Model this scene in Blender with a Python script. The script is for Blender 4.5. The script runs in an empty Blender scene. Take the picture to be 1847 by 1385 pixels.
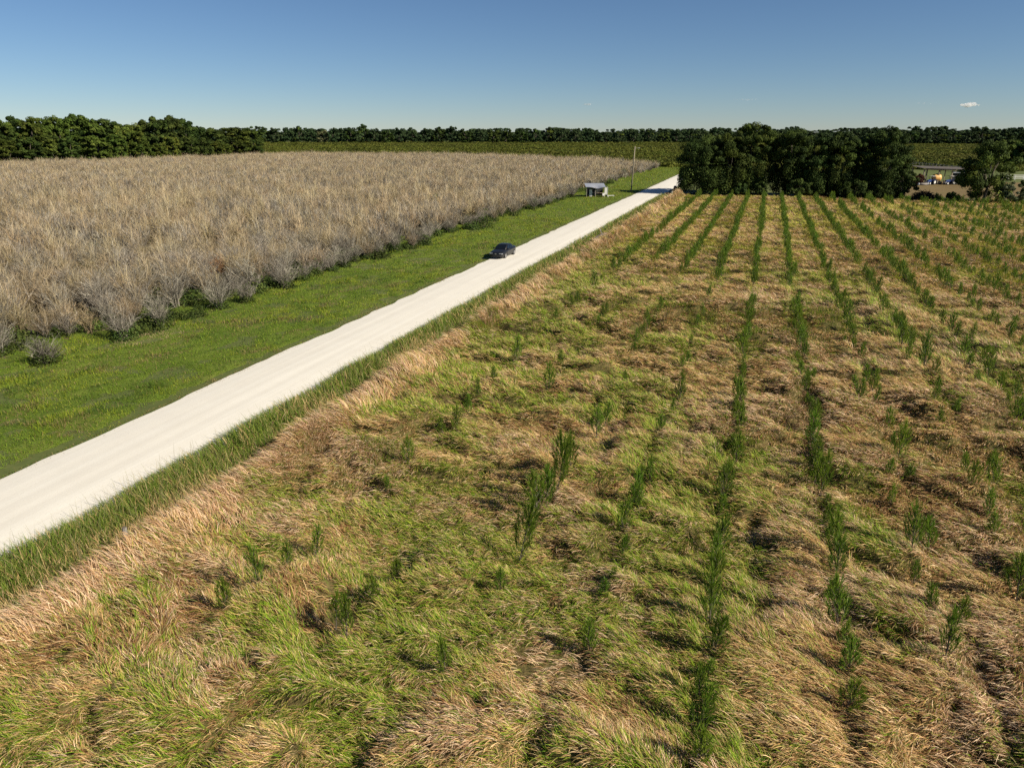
import bpy, bmesh, math, random
import numpy as np
from mathutils import Vector, Matrix
PI = math.pi
random.seed(7)
rng = np.random.default_rng(11)
scene = bpy.context.scene
COL = scene.collection

# ------------------------------------------------------------------ camera
F, CX, CY, HZ, VX, CAMH = 1271., 923.5, 692.5, 239., 1393., 13.5
PITCH = math.atan((CY-HZ)/F)
YAW = math.atan((VX-CX)/math.hypot(F, CY-HZ))
cam = bpy.data.cameras.new('camera')
cam.sensor_width = 36.; cam.lens = 36.*F/1847.; cam.clip_start = .5; cam.clip_end = 30000.
cam_o = bpy.data.objects.new('camera', cam); COL.objects.link(cam_o)
cam_o.location = (0, 0, CAMH); cam_o.rotation_euler = (PI/2-PITCH, 0, YAW)
scene.camera = cam_o

def at(px, py, z=0.):
    """ground point seen at a photo pixel"""
    u, v = px-CX, py-CY
    down = math.cos(PITCH)*v+math.sin(PITCH)*F; fw = math.cos(PITCH)*F-math.sin(PITCH)*v
    t = (CAMH-z)/down; X = u*t; Y = fw*t
    return (X*math.cos(YAW)-Y*math.sin(YAW), X*math.sin(YAW)+Y*math.cos(YAW))
def ppm(py):
    return (py-HZ)/CAMH            # photo pixels per metre for something standing at that row
def proj_x(x, y, z):
    X = x*math.cos(YAW)+y*math.sin(YAW); Y = -x*math.sin(YAW)+y*math.cos(YAW); d = CAMH-z
    zc = Y*math.cos(PITCH)+d*math.sin(PITCH); yc = d*math.cos(PITCH)-Y*math.sin(PITCH)
    return CX+F*X/zc, CY+F*yc/zc

# ------------------------------------------------------------------ light
SUN_TH, SUN_EL = math.radians(-7.), math.radians(35.)
sd = Vector((math.cos(SUN_EL)*math.cos(SUN_TH), math.cos(SUN_EL)*math.sin(SUN_TH), math.sin(SUN_EL)))
sun = bpy.data.lights.new('sun', 'SUN'); sun.energy = 5.0; sun.angle = math.radians(.53); sun.color = (1., .90, .74)
sun_o = bpy.data.objects.new('sun', sun); COL.objects.link(sun_o)
sun_o.rotation_euler = sd.to_track_quat('Z', 'Y').to_euler(); sun_o.location = (0, 0, 80)
w = bpy.data.worlds.new('World'); scene.world = w; w.use_nodes = True
nt = w.node_tree; bg = nt.nodes['Background']
sky = nt.nodes.new('ShaderNodeTexSky'); sky.sky_type = 'NISHITA'; sky.sun_disc = False
sky.sun_elevation = SUN_EL; sky.sun_rotation = math.atan2(sd.x, sd.y)
sky.altitude = 0; sky.air_density = .82; sky.dust_density = 0.; sky.ozone_density = 6.5
nt.links.new(sky.outputs[0], bg.inputs[0]); bg.inputs[1].default_value = .05
scene.view_settings.view_transform = 'Standard'; scene.view_settings.look = 'None'
scene.view_settings.exposure = .62; scene.view_settings.gamma = 1.
scene.view_settings.use_curve_mapping = False
scene.cycles.max_bounces = 6; scene.cycles.diffuse_bounces = 3; scene.cycles.glossy_bounces = 2
scene.cycles.transmission_bounces = 3; scene.cycles.volume_bounces = 6; scene.cycles.transparent_max_bounces = 4
scene.cycles.use_denoising = False
scene.cycles.use_adaptive_sampling = True; scene.cycles.adaptive_threshold = .015

# ------------------------------------------------------------------ helpers
def tag(o, label=None, cat=None, group=None, kind=None):
    if label: o['label'] = label
    if cat: o['category'] = cat
    if group: o['group'] = group
    if kind: o['kind'] = kind
    return o
def empty(name, loc, rz=0., s=1.):
    o = bpy.data.objects.new(name, None); COL.objects.link(o)
    o.location = loc; o.rotation_euler = (0, 0, rz); o.scale = (s, s, s); o.empty_display_size = .3
    return o
def link(name, me, parent=None, loc=None, rot=None):
    o = bpy.data.objects.new(name, me); COL.objects.link(o)
    if parent: o.parent = parent
    if loc: o.location = loc
    if rot: o.rotation_euler = rot
    return o

T1 = rng.permutation(512); TV = rng.random(512)
def vn(x, y, s=0):
    x = np.asarray(x, float)+s*17.31; y = np.asarray(y, float)+s*9.73
    ix = np.floor(x).astype(np.int64); iy = np.floor(y).astype(np.int64)
    fx = x-ix; fy = y-iy; fx = fx*fx*(3-2*fx); fy = fy*fy*(3-2*fy)
    def h(a, b): return TV[(T1[(a+s*57) & 511]+b) & 511]
    return (h(ix, iy)*(1-fx)+h(ix+1, iy)*fx)*(1-fy)+(h(ix, iy+1)*(1-fx)+h(ix+1, iy+1)*fx)*fy
def fbm(x, y, s=0, o=3):
    a, r, n = 1., 0., 0.
    for i in range(o):
        r = r+a*vn(x*2**i, y*2**i, s+i); n += a; a *= .5
    return r/n
def sstep(a, b, x):
    t = np.clip((x-a)/(b-a), 0, 1); return t*t*(3-2*t)

def npmesh(name, V, Q, mat, col=None, smooth=False):
    """mesh from numpy vertices, quads (n,4) or tris (n,3) and optional colour per vertex"""
    V = np.ascontiguousarray(V, np.float32); Q = np.ascontiguousarray(Q, np.int32)
    me = bpy.data.meshes.new(name); n, k = Q.shape
    me.vertices.add(len(V)); me.vertices.foreach_set('co', V.ravel())
    me.loops.add(n*k); me.loops.foreach_set('vertex_index', Q.ravel())
    me.polygons.add(n); me.polygons.foreach_set('loop_start', np.arange(0, n*k, k, dtype=np.int32))
    if smooth: me.polygons.foreach_set('use_smooth', np.ones(n, bool))
    if col is not None:
        a = me.color_attributes.new('col', 'FLOAT_COLOR', 'POINT')
        c = np.ones((len(V), 4), np.float32); c[:, :3] = col; a.data.foreach_set('color', c.ravel())
    me.update(calc_edges=True)
    if mat: me.materials.append(mat)
    return me

class MB:
    """collects quads; several materials allowed"""
    def __init__(s): s.v = []; s.f = []
    def quad(s, a, b, c, d):
        n = len(s.v); s.v += [a, b, c, d]; s.f.append((n, n+1, n+2, n+3))
    def box(s, x0, x1, y0, y1, z0, z1, M=None):
        n = len(s.v); P = [(x, y, z) for z in (z0, z1) for y in (y0, y1) for x in (x0, x1)]
        if M is not None: P = [tuple(M @ Vector(p)) for p in P]
        s.v += P
        for f in ((0, 2, 3, 1), (4, 5, 7, 6), (0, 1, 5, 4), (2, 6, 7, 3), (0, 4, 6, 2), (1, 3, 7, 5)):
            s.f.append(tuple(n+i for i in f))
        return s
    def tube(s, pts, rad, k=6, cap=True):
        pts = [Vector(p) for p in pts]
        if not hasattr(rad, '__len__'): rad = [rad]*len(pts)
        n = len(s.v)
        for i, p in enumerate(pts):
            d = (pts[min(i+1, len(pts)-1)]-pts[max(i-1, 0)]).normalized()
            a = d.cross(Vector((0, 0, 1)) if abs(d.z) < .9 else Vector((1, 0, 0))).normalized(); b = d.cross(a)
            for j in range(k):
                t = 2*PI*j/k; s.v.append(tuple(p+(a*math.cos(t)+b*math.sin(t))*rad[i]))
        for i in range(len(pts)-1):
            for j in range(k):
                j2 = (j+1) % k; s.f.append((n+i*k+j, n+i*k+j2, n+(i+1)*k+j2, n+(i+1)*k+j))
        if cap:
            s.f.append(tuple(n+j for j in range(k))[::-1]); m = n+(len(pts)-1)*k; s.f.append(tuple(m+j for j in range(k)))
        return s
    def loft(s, rings, cap=True):
        n = len(s.v); k = len(rings[0])
        for r in rings: s.v += [tuple(p) for p in r]
        for i in range(len(rings)-1):
            for j in range(k):
                j2 = (j+1) % k; s.f.append((n+i*k+j, n+i*k+j2, n+(i+1)*k+j2, n+(i+1)*k+j))
        if cap:
            s.f.append(tuple(range(n, n+k))[::-1]); m = n+(len(rings)-1)*k; s.f.append(tuple(range(m, m+k)))
        return s
    def mesh(s, name, mat, smooth=False, bevel=0.):
        me = bpy.data.meshes.new(name); me.from_pydata(s.v, [], s.f); me.update()
        bm = bmesh.new(); bm.from_mesh(me)
        bmesh.ops.recalc_face_normals(bm, faces=bm.faces)
        if bevel: bmesh.ops.bevel(bm, geom=bm.edges[:], offset=bevel, segments=2, affect='EDGES', clamp_overlap=True)
        for f in bm.faces: f.smooth = smooth
        bm.to_mesh(me); bm.free()
        me.materials.append(mat); return me
    def build(s, name, mat, parent=None, smooth=False, bevel=0.):
        return link(name, s.mesh(name, mat, smooth, bevel), parent)

# ------------------------------------------------------------------ materials
def mat(name, col=(.5, .5, .5), rough=.7, var=.15, scale=4., metal=0., spec=.3, bump=0., coat=0., stretch=None, col2=None):
    m = bpy.data.materials.new(name); m.use_nodes = True; t = m.node_tree; b = t.nodes['Principled BSDF']
    b.inputs['Roughness'].default_value = rough; b.inputs['Metallic'].default_value = metal
    b.inputs['Specular IOR Level'].default_value = spec; b.inputs['Coat Weight'].default_value = coat
    tc = t.nodes.new('ShaderNodeTexCoord'); mp = t.nodes.new('ShaderNodeMapping')
    t.links.new(tc.outputs['Object'], mp.inputs[0])
    if stretch: mp.inputs['Scale'].default_value = stretch
    nz = t.nodes.new('ShaderNodeTexNoise'); nz.inputs['Scale'].default_value = scale; nz.inputs['Detail'].default_value = 6
    t.links.new(mp.outputs[0], nz.inputs[0])
    rp = t.nodes.new('ShaderNodeValToRGB'); e = rp.color_ramp.elements
    c2 = col2 or col
    e[0].position = .3; e[1].position = .7
    e[0].color = (*[max(0, c*(1-var)) for c in col], 1); e[1].color = (*[c*(1+var) for c in c2], 1)
    t.links.new(nz.outputs[0], rp.inputs[0]); t.links.new(rp.outputs[0], b.inputs['Base Color'])
    if bump:
        bp = t.nodes.new('ShaderNodeBump'); bp.inputs['Strength'].default_value = bump; bp.inputs['Distance'].default_value = .05
        t.links.new(nz.outputs[0], bp.inputs['Height']); t.links.new(bp.outputs[0], b.inputs['Normal'])
    return m
def leaf_mat(name, trans=.3, rough=.55, spec=.25, gain=1., attr=True, col=(.05, .08, .02), tint=.18):
    """foliage: colour attribute (or one colour) with some variation per object, plus light through the blade"""
    m = bpy.data.materials.new(name); m.use_nodes = True; t = m.node_tree; b = t.nodes['Principled BSDF']
    b.inputs['Roughness'].default_value = rough; b.inputs['Specular IOR Level'].default_value = spec
    if attr:
        a = t.nodes.new('ShaderNodeAttribute'); a.attribute_name = 'col'; src = a.outputs['Color']
    else:
        a = t.nodes.new('ShaderNodeRGB'); a.outputs[0].default_value = (*col, 1); src = a.outputs[0]
    oi = t.nodes.new('ShaderNodeObjectInfo'); hs = t.nodes.new('ShaderNodeHueSaturation')
    mr = t.nodes.new('ShaderNodeMapRange'); mr.inputs[3].default_value = gain*(1-tint); mr.inputs[4].default_value = gain*(1+tint)
    t.links.new(oi.outputs['Random'], mr.inputs[0]); t.links.new(mr.outputs[0], hs.inputs['Value'])
    mh = t.nodes.new('ShaderNodeMapRange'); mh.inputs[3].default_value = .5-.06*tint; mh.inputs[4].default_value = .5+.06*tint
    ml = t.nodes.new('ShaderNodeMath'); ml.operation = 'MULTIPLY'; ml.inputs[1].default_value = 7.31
    fr = t.nodes.new('ShaderNodeMath'); fr.operation = 'FRACT'
    t.links.new(oi.outputs['Random'], ml.inputs[0]); t.links.new(ml.outputs[0], fr.inputs[0]); t.links.new(fr.outputs[0], mh.inputs[0])
    t.links.new(mh.outputs[0], hs.inputs['Hue'])
    t.links.new(src, hs.inputs['Color']); t.links.new(hs.outputs[0], b.inputs['Base Color'])
    if trans > 0:
        tr = t.nodes.new('ShaderNodeBsdfTranslucent'); mx = t.nodes.new('ShaderNodeMixShader'); mx.inputs[0].default_value = trans
        t.links.new(hs.outputs[0], tr.inputs[0]); t.links.new(b.outputs[0], mx.inputs[1]); t.links.new(tr.outputs[0], mx.inputs[2])
        t.links.new(mx.outputs[0], t.nodes['Material Output'].inputs[0])
    return m
def ground_mat(name, stops, scale=.25, fine=6., bump=.4, rough=.9, stretch=(1, 1, 1)):
    """ground: two sizes of noise mixed through a colour ramp"""
    m = bpy.data.materials.new(name); m.use_nodes = True; t = m.node_tree; b = t.nodes['Principled BSDF']
    b.inputs['Roughness'].default_value = rough; b.inputs['Specular IOR Level'].default_value = .15
    tc = t.nodes.new('ShaderNodeTexCoord'); mp = t.nodes.new('ShaderNodeMapping'); mp.inputs['Scale'].default_value = stretch
    t.links.new(tc.outputs['Object'], mp.inputs[0])
    n1 = t.nodes.new('ShaderNodeTexNoise'); n1.inputs['Scale'].default_value = scale; n1.inputs['Detail'].default_value = 8; n1.inputs['Roughness'].default_value = .6
    n2 = t.nodes.new('ShaderNodeTexNoise'); n2.inputs['Scale'].default_value = fine; n2.inputs['Detail'].default_value = 8
    t.links.new(mp.outputs[0], n1.inputs[0]); t.links.new(mp.outputs[0], n2.inputs[0])
    mx = t.nodes.new('ShaderNodeMix'); mx.inputs[0].default_value = .4
    t.links.new(n1.outputs[0], mx.inputs[2]); t.links.new(n2.outputs[0], mx.inputs[3])
    rp = t.nodes.new('ShaderNodeValToRGB')
    while len(rp.color_ramp.elements) < len(stops): rp.color_ramp.elements.new(.5)
    for e, (p, c) in zip(rp.color_ramp.elements, stops): e.position = p; e.color = (*c, 1)
    t.links.new(mx.outputs[0], rp.inputs[0]); t.links.new(rp.outputs[0], b.inputs['Base Color'])
    bp = t.nodes.new('ShaderNodeBump'); bp.inputs['Strength'].default_value = bump; bp.inputs['Distance'].default_value = .08
    t.links.new(n2.outputs[0], bp.inputs['Height']); t.links.new(bp.outputs[0], b.inputs['Normal'])
    return m

M_BLADE = leaf_mat('grass_blade', .22, .6, .15, tint=0.)
M_NEEDLE = leaf_mat('pine_needle', .35, .5, .3, tint=.2)
M_OAK = leaf_mat('oak_leaf', .18, .75, .1, tint=.2)
M_FARLEAF = leaf_mat('far_leaf', .15, .8, .08, tint=.25)
M_TWIG = leaf_mat('dead_twig', 0., .8, .15, tint=.22)
M_BUSHLEAF = leaf_mat('bush_leaf', .2, .75, .12, tint=.25)
M_BARK = mat('bark', (.12, .10, .08), .9, .35, 6., bump=.6, stretch=(3, 3, .6))
M_WOOD = mat('weathered_wood', (.24, .21, .15), .85, .25, 8., bump=.3, stretch=(6, 6, .5))
M_GREYWOOD = mat('grey_wood', (.24, .22, .20), .9, .3, 10., bump=.4, stretch=(6, 6, .5))
M_STEEL = mat('galvanised_steel', (.55, .57, .6), .4, .12, 5., metal=.55, spec=.5)
M_WHITE = mat('white_paint', (.66, .65, .60), .5, .06, 3.)
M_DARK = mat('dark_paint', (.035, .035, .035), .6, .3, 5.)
M_TAN = mat('tan_board', (.42, .33, .22), .8, .2, 5.)
M_BLUE = mat('blue_paint', (.03, .06, .20), .35, .2, 4., coat=.5)
M_YELLOW = mat('orange_yellow_tank', (.70, .40, .13), .4, .12, 2.5)
M_RUST = mat('rusted_roof', (.11, .095, .08), .8, .3, 1.5, metal=.2)
M_TYRE = mat('tyre_rubber', (.018, .018, .018), .85, .2, 20.)
M_RIM = mat('alloy_rim', (.45, .45, .47), .3, .05, 10., metal=.9, spec=.5)
M_PAINT = mat('black_car_paint', (.010, .010, .011), .38, .1, 3., spec=.4, coat=.35)
M_GLASS = mat('dark_car_glass', (.006, .008, .010), .06, .1, 3., spec=.6)
M_LAMP = mat('headlamp_glass', (.55, .56, .58), .15, .1, 30., metal=.4, spec=.6)

# ------------------------------------------------------------------ ground sheets
def sheet(name, xs, ys, z, m, label=None, edge=0., seed=0, kind='structure'):
    X, Y = np.meshgrid(xs, ys); X = X.astype(float)
    if edge:
        n = (fbm(Y[:, 0]/2.2, Y[:, 0]*0+3, seed, 4)-.5)*2*edge; X[:, 0] += n
        n = (fbm(Y[:, -1]/2.2, Y[:, 0]*0+9, seed+5, 4)-.5)*2*edge; X[:, -1] += n
    Z = z(X, Y) if callable(z) else np.full_like(X, z)
    V = np.stack([X, Y, Z], -1).reshape(-1, 3); nx, ny = len(xs), len(ys)
    i = np.arange((ny-1)*nx).reshape(ny-1, nx)[:, :-1].ravel()
    Q = np.stack([i, i+1, i+nx+1, i+nx], -1)
    o = link(name, npmesh(name, V, Q, m, smooth=True))
    return tag(o, label, None, None, kind)

m_ground = ground_mat('ground_soil', [(.3, (.055, .075, .02)), (.55, (.10, .12, .035)), (.75, (.15, .14, .06))], .05, 2.)
sheet('ground', np.linspace(-9000, 9000, 7), np.linspace(-400, 14000, 7), -.02, m_ground)
m_lawn = ground_mat('lawn_grass', [(.30, (.05, .08, .010)), (.44, (.08, .12, .014)), (.56, (.11, .15, .02)), (.68, (.13, .13, .035)), (.8, (.16, .12, .05))], .22, 9., .8)
def lawn_z(X, Y): return .34*fbm(X/1.0, Y/1.0, 109, 3)*sstep(-28.6, -29.8, X)-.14*sstep(-28.5, -29.2, X)-.004
sheet('lawn', np.linspace(-47, -22.8, 90), np.linspace(2, 330, 900), lawn_z, m_lawn)
m_under = ground_mat('brush_soil', [(.3, (.05, .055, .02)), (.5, (.11, .09, .05)), (.7, (.17, .13, .085))], .3, 5., .6)
sheet('brush_ground', np.array([-420., -200, -100, -60, -44]), np.linspace(20, 420, 60), .004, m_under, edge=0)
m_yard = ground_mat('bare_yard', [(.3, (.10, .075, .03)), (.5, (.16, .115, .05)), (.7, (.12, .105, .035))], .12, 3., .3)
sheet('yard', np.linspace(26, 150, 20), np.linspace(183, 245, 20), 0., m_yard)

# road: crowned strip of pale crushed lime rock with faint wheel lines
m_road = bpy.data.materials.new('lime_rock_road'); m_road.use_nodes = True
t = m_road.node_tree; b = t.nodes['Principled BSDF']; b.inputs['Roughness'].default_value = .95; b.inputs['Specular IOR Level'].default_value = .1
tc = t.nodes.new('ShaderNodeTexCoord'); mp = t.nodes.new('ShaderNodeMapping'); mp.inputs['Scale'].default_value = (2.2, .035, 1)
n1 = t.nodes.new('ShaderNodeTexNoise'); n1.inputs['Scale'].default_value = 1.; n1.inputs['Detail'].default_value = 7; n1.inputs['Roughness'].default_value = .6
n2 = t.nodes.new('ShaderNodeTexNoise'); n2.inputs['Scale'].default_value = .5; n2.inputs['Detail'].default_value = 8; n2.inputs['Roughness'].default_value = .7
n3 = t.nodes.new('ShaderNodeTexNoise'); n3.inputs['Scale'].default_value = 14.; n3.inputs['Detail'].default_value = 5
t.links.new(tc.outputs['Object'], mp.inputs[0]); t.links.new(mp.outputs[0], n1.inputs[0])
t.links.new(tc.outputs['Object'], n2.inputs[0]); t.links.new(tc.outputs['Object'], n3.inputs[0])
ad = t.nodes.new('ShaderNodeMix'); ad.inputs[0].default_value = .35; t.links.new(n1.outputs[0], ad.inputs[2]); t.links.new(n2.outputs[0], ad.inputs[3])
ad2 = t.nodes.new('ShaderNodeMix'); ad2.inputs[0].default_value = .22; t.links.new(ad.outputs[0], ad2.inputs[2]); t.links.new(n3.outputs[0], ad2.inputs[3])
rp = t.nodes.new('ShaderNodeValToRGB'); rp.color_ramp.elements[0].position = .33; rp.color_ramp.elements[1].position = .62
rp.color_ramp.elements[0].color = (.585, .555, .485, 1); rp.color_ramp.elements[1].color = (.685, .66, .585, 1)
t.links.new(ad2.outputs[0], rp.inputs[0]); t.links.new(rp.outputs[0], b.inputs['Base Color'])
bp = t.nodes.new('ShaderNodeBump'); bp.inputs['Strength'].default_value = .35; bp.inputs['Distance'].default_value = .05
t.links.new(ad2.outputs[0], bp.inputs['Height']); t.links.new(bp.outputs[0], b.inputs['Normal'])
RX0, RX1 = -28.45, -22.15
sheet('dirt_road', np.linspace(RX0, RX1, 13), np.concatenate([np.arange(-6, 120, .5), np.arange(120, 420, 1.5)]),
      lambda X, Y: .03+.10*(1-((X-(RX0+RX1)/2)/3.4)**2)+.012*np.sin(X*4.1), m_road, edge=.28, seed=3)
m_drive = ground_mat('driveway_gravel', [(.3, (.30, .27, .23)), (.7, (.42, .39, .34))], .4, 6., .2)
sheet('driveway', np.linspace(-22.6, 27, 40), np.array([176.2, 177.2, 178.2]), .012, m_drive)

# ------------------------------------------------------------------ grass blades
def blades(P, phi, L, W, th0, th1, c0, c1, twist, segs=3):
    n = len(P); d = np.stack([np.cos(phi), np.sin(phi), np.zeros(n)], -1)
    side = np.stack([-np.sin(phi), np.cos(phi), np.zeros(n)], -1)
    up = np.array([0, 0, 1.])
    p = P.copy(); V = np.empty((n, segs+1, 2, 3), np.float32); C = np.empty((n, segs+1, 2, 3), np.float32)
    for k in range(segs+1):
        f = k/segs; th = th0+(th1-th0)*f
        w = W*(.75 if k == 0 else (.12 if k == segs else 1.-.25*f))
        nrm = -d*np.sin(th)[:, None]+up*np.cos(th)[:, None]
        sd_ = side*np.cos(twist)[:, None]+nrm*np.sin(twist)[:, None]
        V[:, k, 0] = p-sd_*(w/2)[:, None]; V[:, k, 1] = p+sd_*(w/2)[:, None]
        C[:, k, :] = (c0*(1-f)+c1*f)[:, None, :]
        p = p+(d*np.cos(th)[:, None]+up*np.sin(th)[:, None])*(L/segs)[:, None]
    i0 = (np.arange(n)*(segs+1)*2)[:, None]+np.arange(segs)[None, :]*2
    Q = np.stack([i0, i0+1, i0+3, i0+2], -1).reshape(-1, 4)
    return V.reshape(-1, 3), Q, C.reshape(-1, 3)
def join(parts):
    V, Q, C, n = [], [], [], 0
    for v, q, c in parts: V.append(v); Q.append(q+n); C.append(c); n += len(v)
    return np.concatenate(V), np.concatenate(Q), np.concatenate(C)

def wedge(d0, d1, dens, x0, x1, y0, y1, ang=46., back=0.):
    """random ground points between two distances from the viewpoint, inside a wide view wedge"""
    a0, a1 = PI/2+YAW-math.radians(ang), PI/2+YAW+math.radians(ang)
    n = int(dens*.5*(d1*d1-d0*d0)*(a1-a0)); r = np.sqrt(rng.uniform(d0*d0, d1*d1, n)); a = rng.uniform(a0, a1, n)
    x, y = r*np.cos(a), r*np.sin(a); k = (x > x0) & (x < x1) & (y > y0) & (y < y1)
    return x[k], y[k]
def field_end(x): return 167.+.16*(x+20.)

ROWS = {k: -.1+3.4*k for k in range(-4, 25)}
def row_d(x):
    k = np.clip(np.round((x+.1)/3.4), -4, 40); return np.abs(x-(-.1+3.4*k))
PATCH = [(*at(612, 1128), 1.15), (*at(985, 1212), 1.5)]      # nearly bare places in the straw
def patch_amt(x, y):
    r = 0.
    for a_, b_, c_ in PATCH: r = np.maximum(r, np.exp(-(((x-a_)**2+(y-b_)**2)/c_**2)**2))
    return r
def mound(x, y):
    wx = x+2.2*(fbm(x/3.5, y/3.5, 31)-.5); wy = y+2.2*(fbm(x/3.5, y/3.5, 37)-.5)
    a = fbm(wx/2.3, wy/1.7, 41, 2); bb = fbm(wx/6., wy/4.5, 47, 2); c = fbm(wx/.75, wy/.55, 53, 2)
    h = .50*sstep(.36, .60, a)+.26*sstep(.3, .7, bb)+.20*sstep(.3, .7, c)
    h = h*(.5+.5*sstep(.15, .9, row_d(x)+.35*vn(x/2, y/2, 59)))*(1-.9*patch_amt(x, y))
    berm = np.exp(-((x+17.95+.7*(fbm(y/3, y*0, 61)-.5))/.78)**2)*(.55+.95*fbm(y/2.0, x/2., 67))
    edge = sstep(-19.35+.5*(fbm(y/1.7, y*0, 63)-.5), -18.75, x)
    return (1.0*(1-.55*sstep(45, 100, y))*h*sstep(-17.8, -16., x)+berm)*edge
def green_amt(x, y):
    g = .46+1.9*(fbm(x/8, y/9, 71, 3)-.5)+1.75*(fbm(x/2.1, y/1.7, 73, 2)-.5)
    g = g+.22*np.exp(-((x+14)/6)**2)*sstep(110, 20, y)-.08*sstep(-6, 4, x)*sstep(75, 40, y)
    g = g+(.12+.16*sstep(25, 50, y))*sstep(.9, .3, row_d(x))-.17*sstep(.8, 1.2, row_d(x))*sstep(-8, -2, x)*sstep(22, 45, y)+.16*sstep(60, 130, y)-.05
    g = (g-.5)*1.3+.47
    g = g-np.exp(-((x+17.95)/1.0)**4)*(1.15-.7*sstep(.5, .7, fbm(x/1.2, y/1.8, 79, 2)))-.8*patch_amt(x, y)
    for px, py, a_, sx_, sy_ in ((1050, 620, .36, 7., 6.), (740, 930, .32, 4.5, 4.), (1600, 850, .30, 2.2, 2.5), (620, 1010, .2, 3., 3.), (1020, 520, .3, 6, 8), (480, 870, .15, 2, 3)):
        q = at(px, py); g = g+a_*np.exp(-((x-q[0])/sx_)**2-((y-q[1])/sy_)**2)
    g = g+.25*np.exp(-((x+14.6)/1.5)**2)
    return np.clip(g, .02, .97)

m_mat = ground_mat('grass_thatch', [(.3, (.04, .04, .013)), (.45, (.08, .075, .022)), (.58, (.13, .10, .04)), (.72, (.20, .145, .065))], .45, 7., 1.)
def field_grid():
    ys = np.concatenate([np.arange(-2, 45, .3), np.arange(45, 100, .6), np.arange(100, 183, 1.2)])
    xs = np.concatenate([np.arange(-22.6, 16, .3), np.arange(16, 48, .6), np.arange(48, 112, 1.2)])
    X, Y = np.meshgrid(xs, ys); Yc = np.minimum(Y, field_end(X)+2)
    Z = mound(X, Yc)-.14; Z = np.maximum(Z, .001)
    V = np.stack([X, Yc, Z], -1).reshape(-1, 3); nx, ny = len(xs), len(ys)
    i = np.arange((ny-1)*nx).reshape(ny-1, nx)[:, :-1].ravel()
    o = link('field_ground', npmesh('field_ground', V, np.stack([i, i+1, i+nx+1, i+nx], -1), m_mat, smooth=True)); tag(o, kind='structure')
field_grid()

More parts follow.
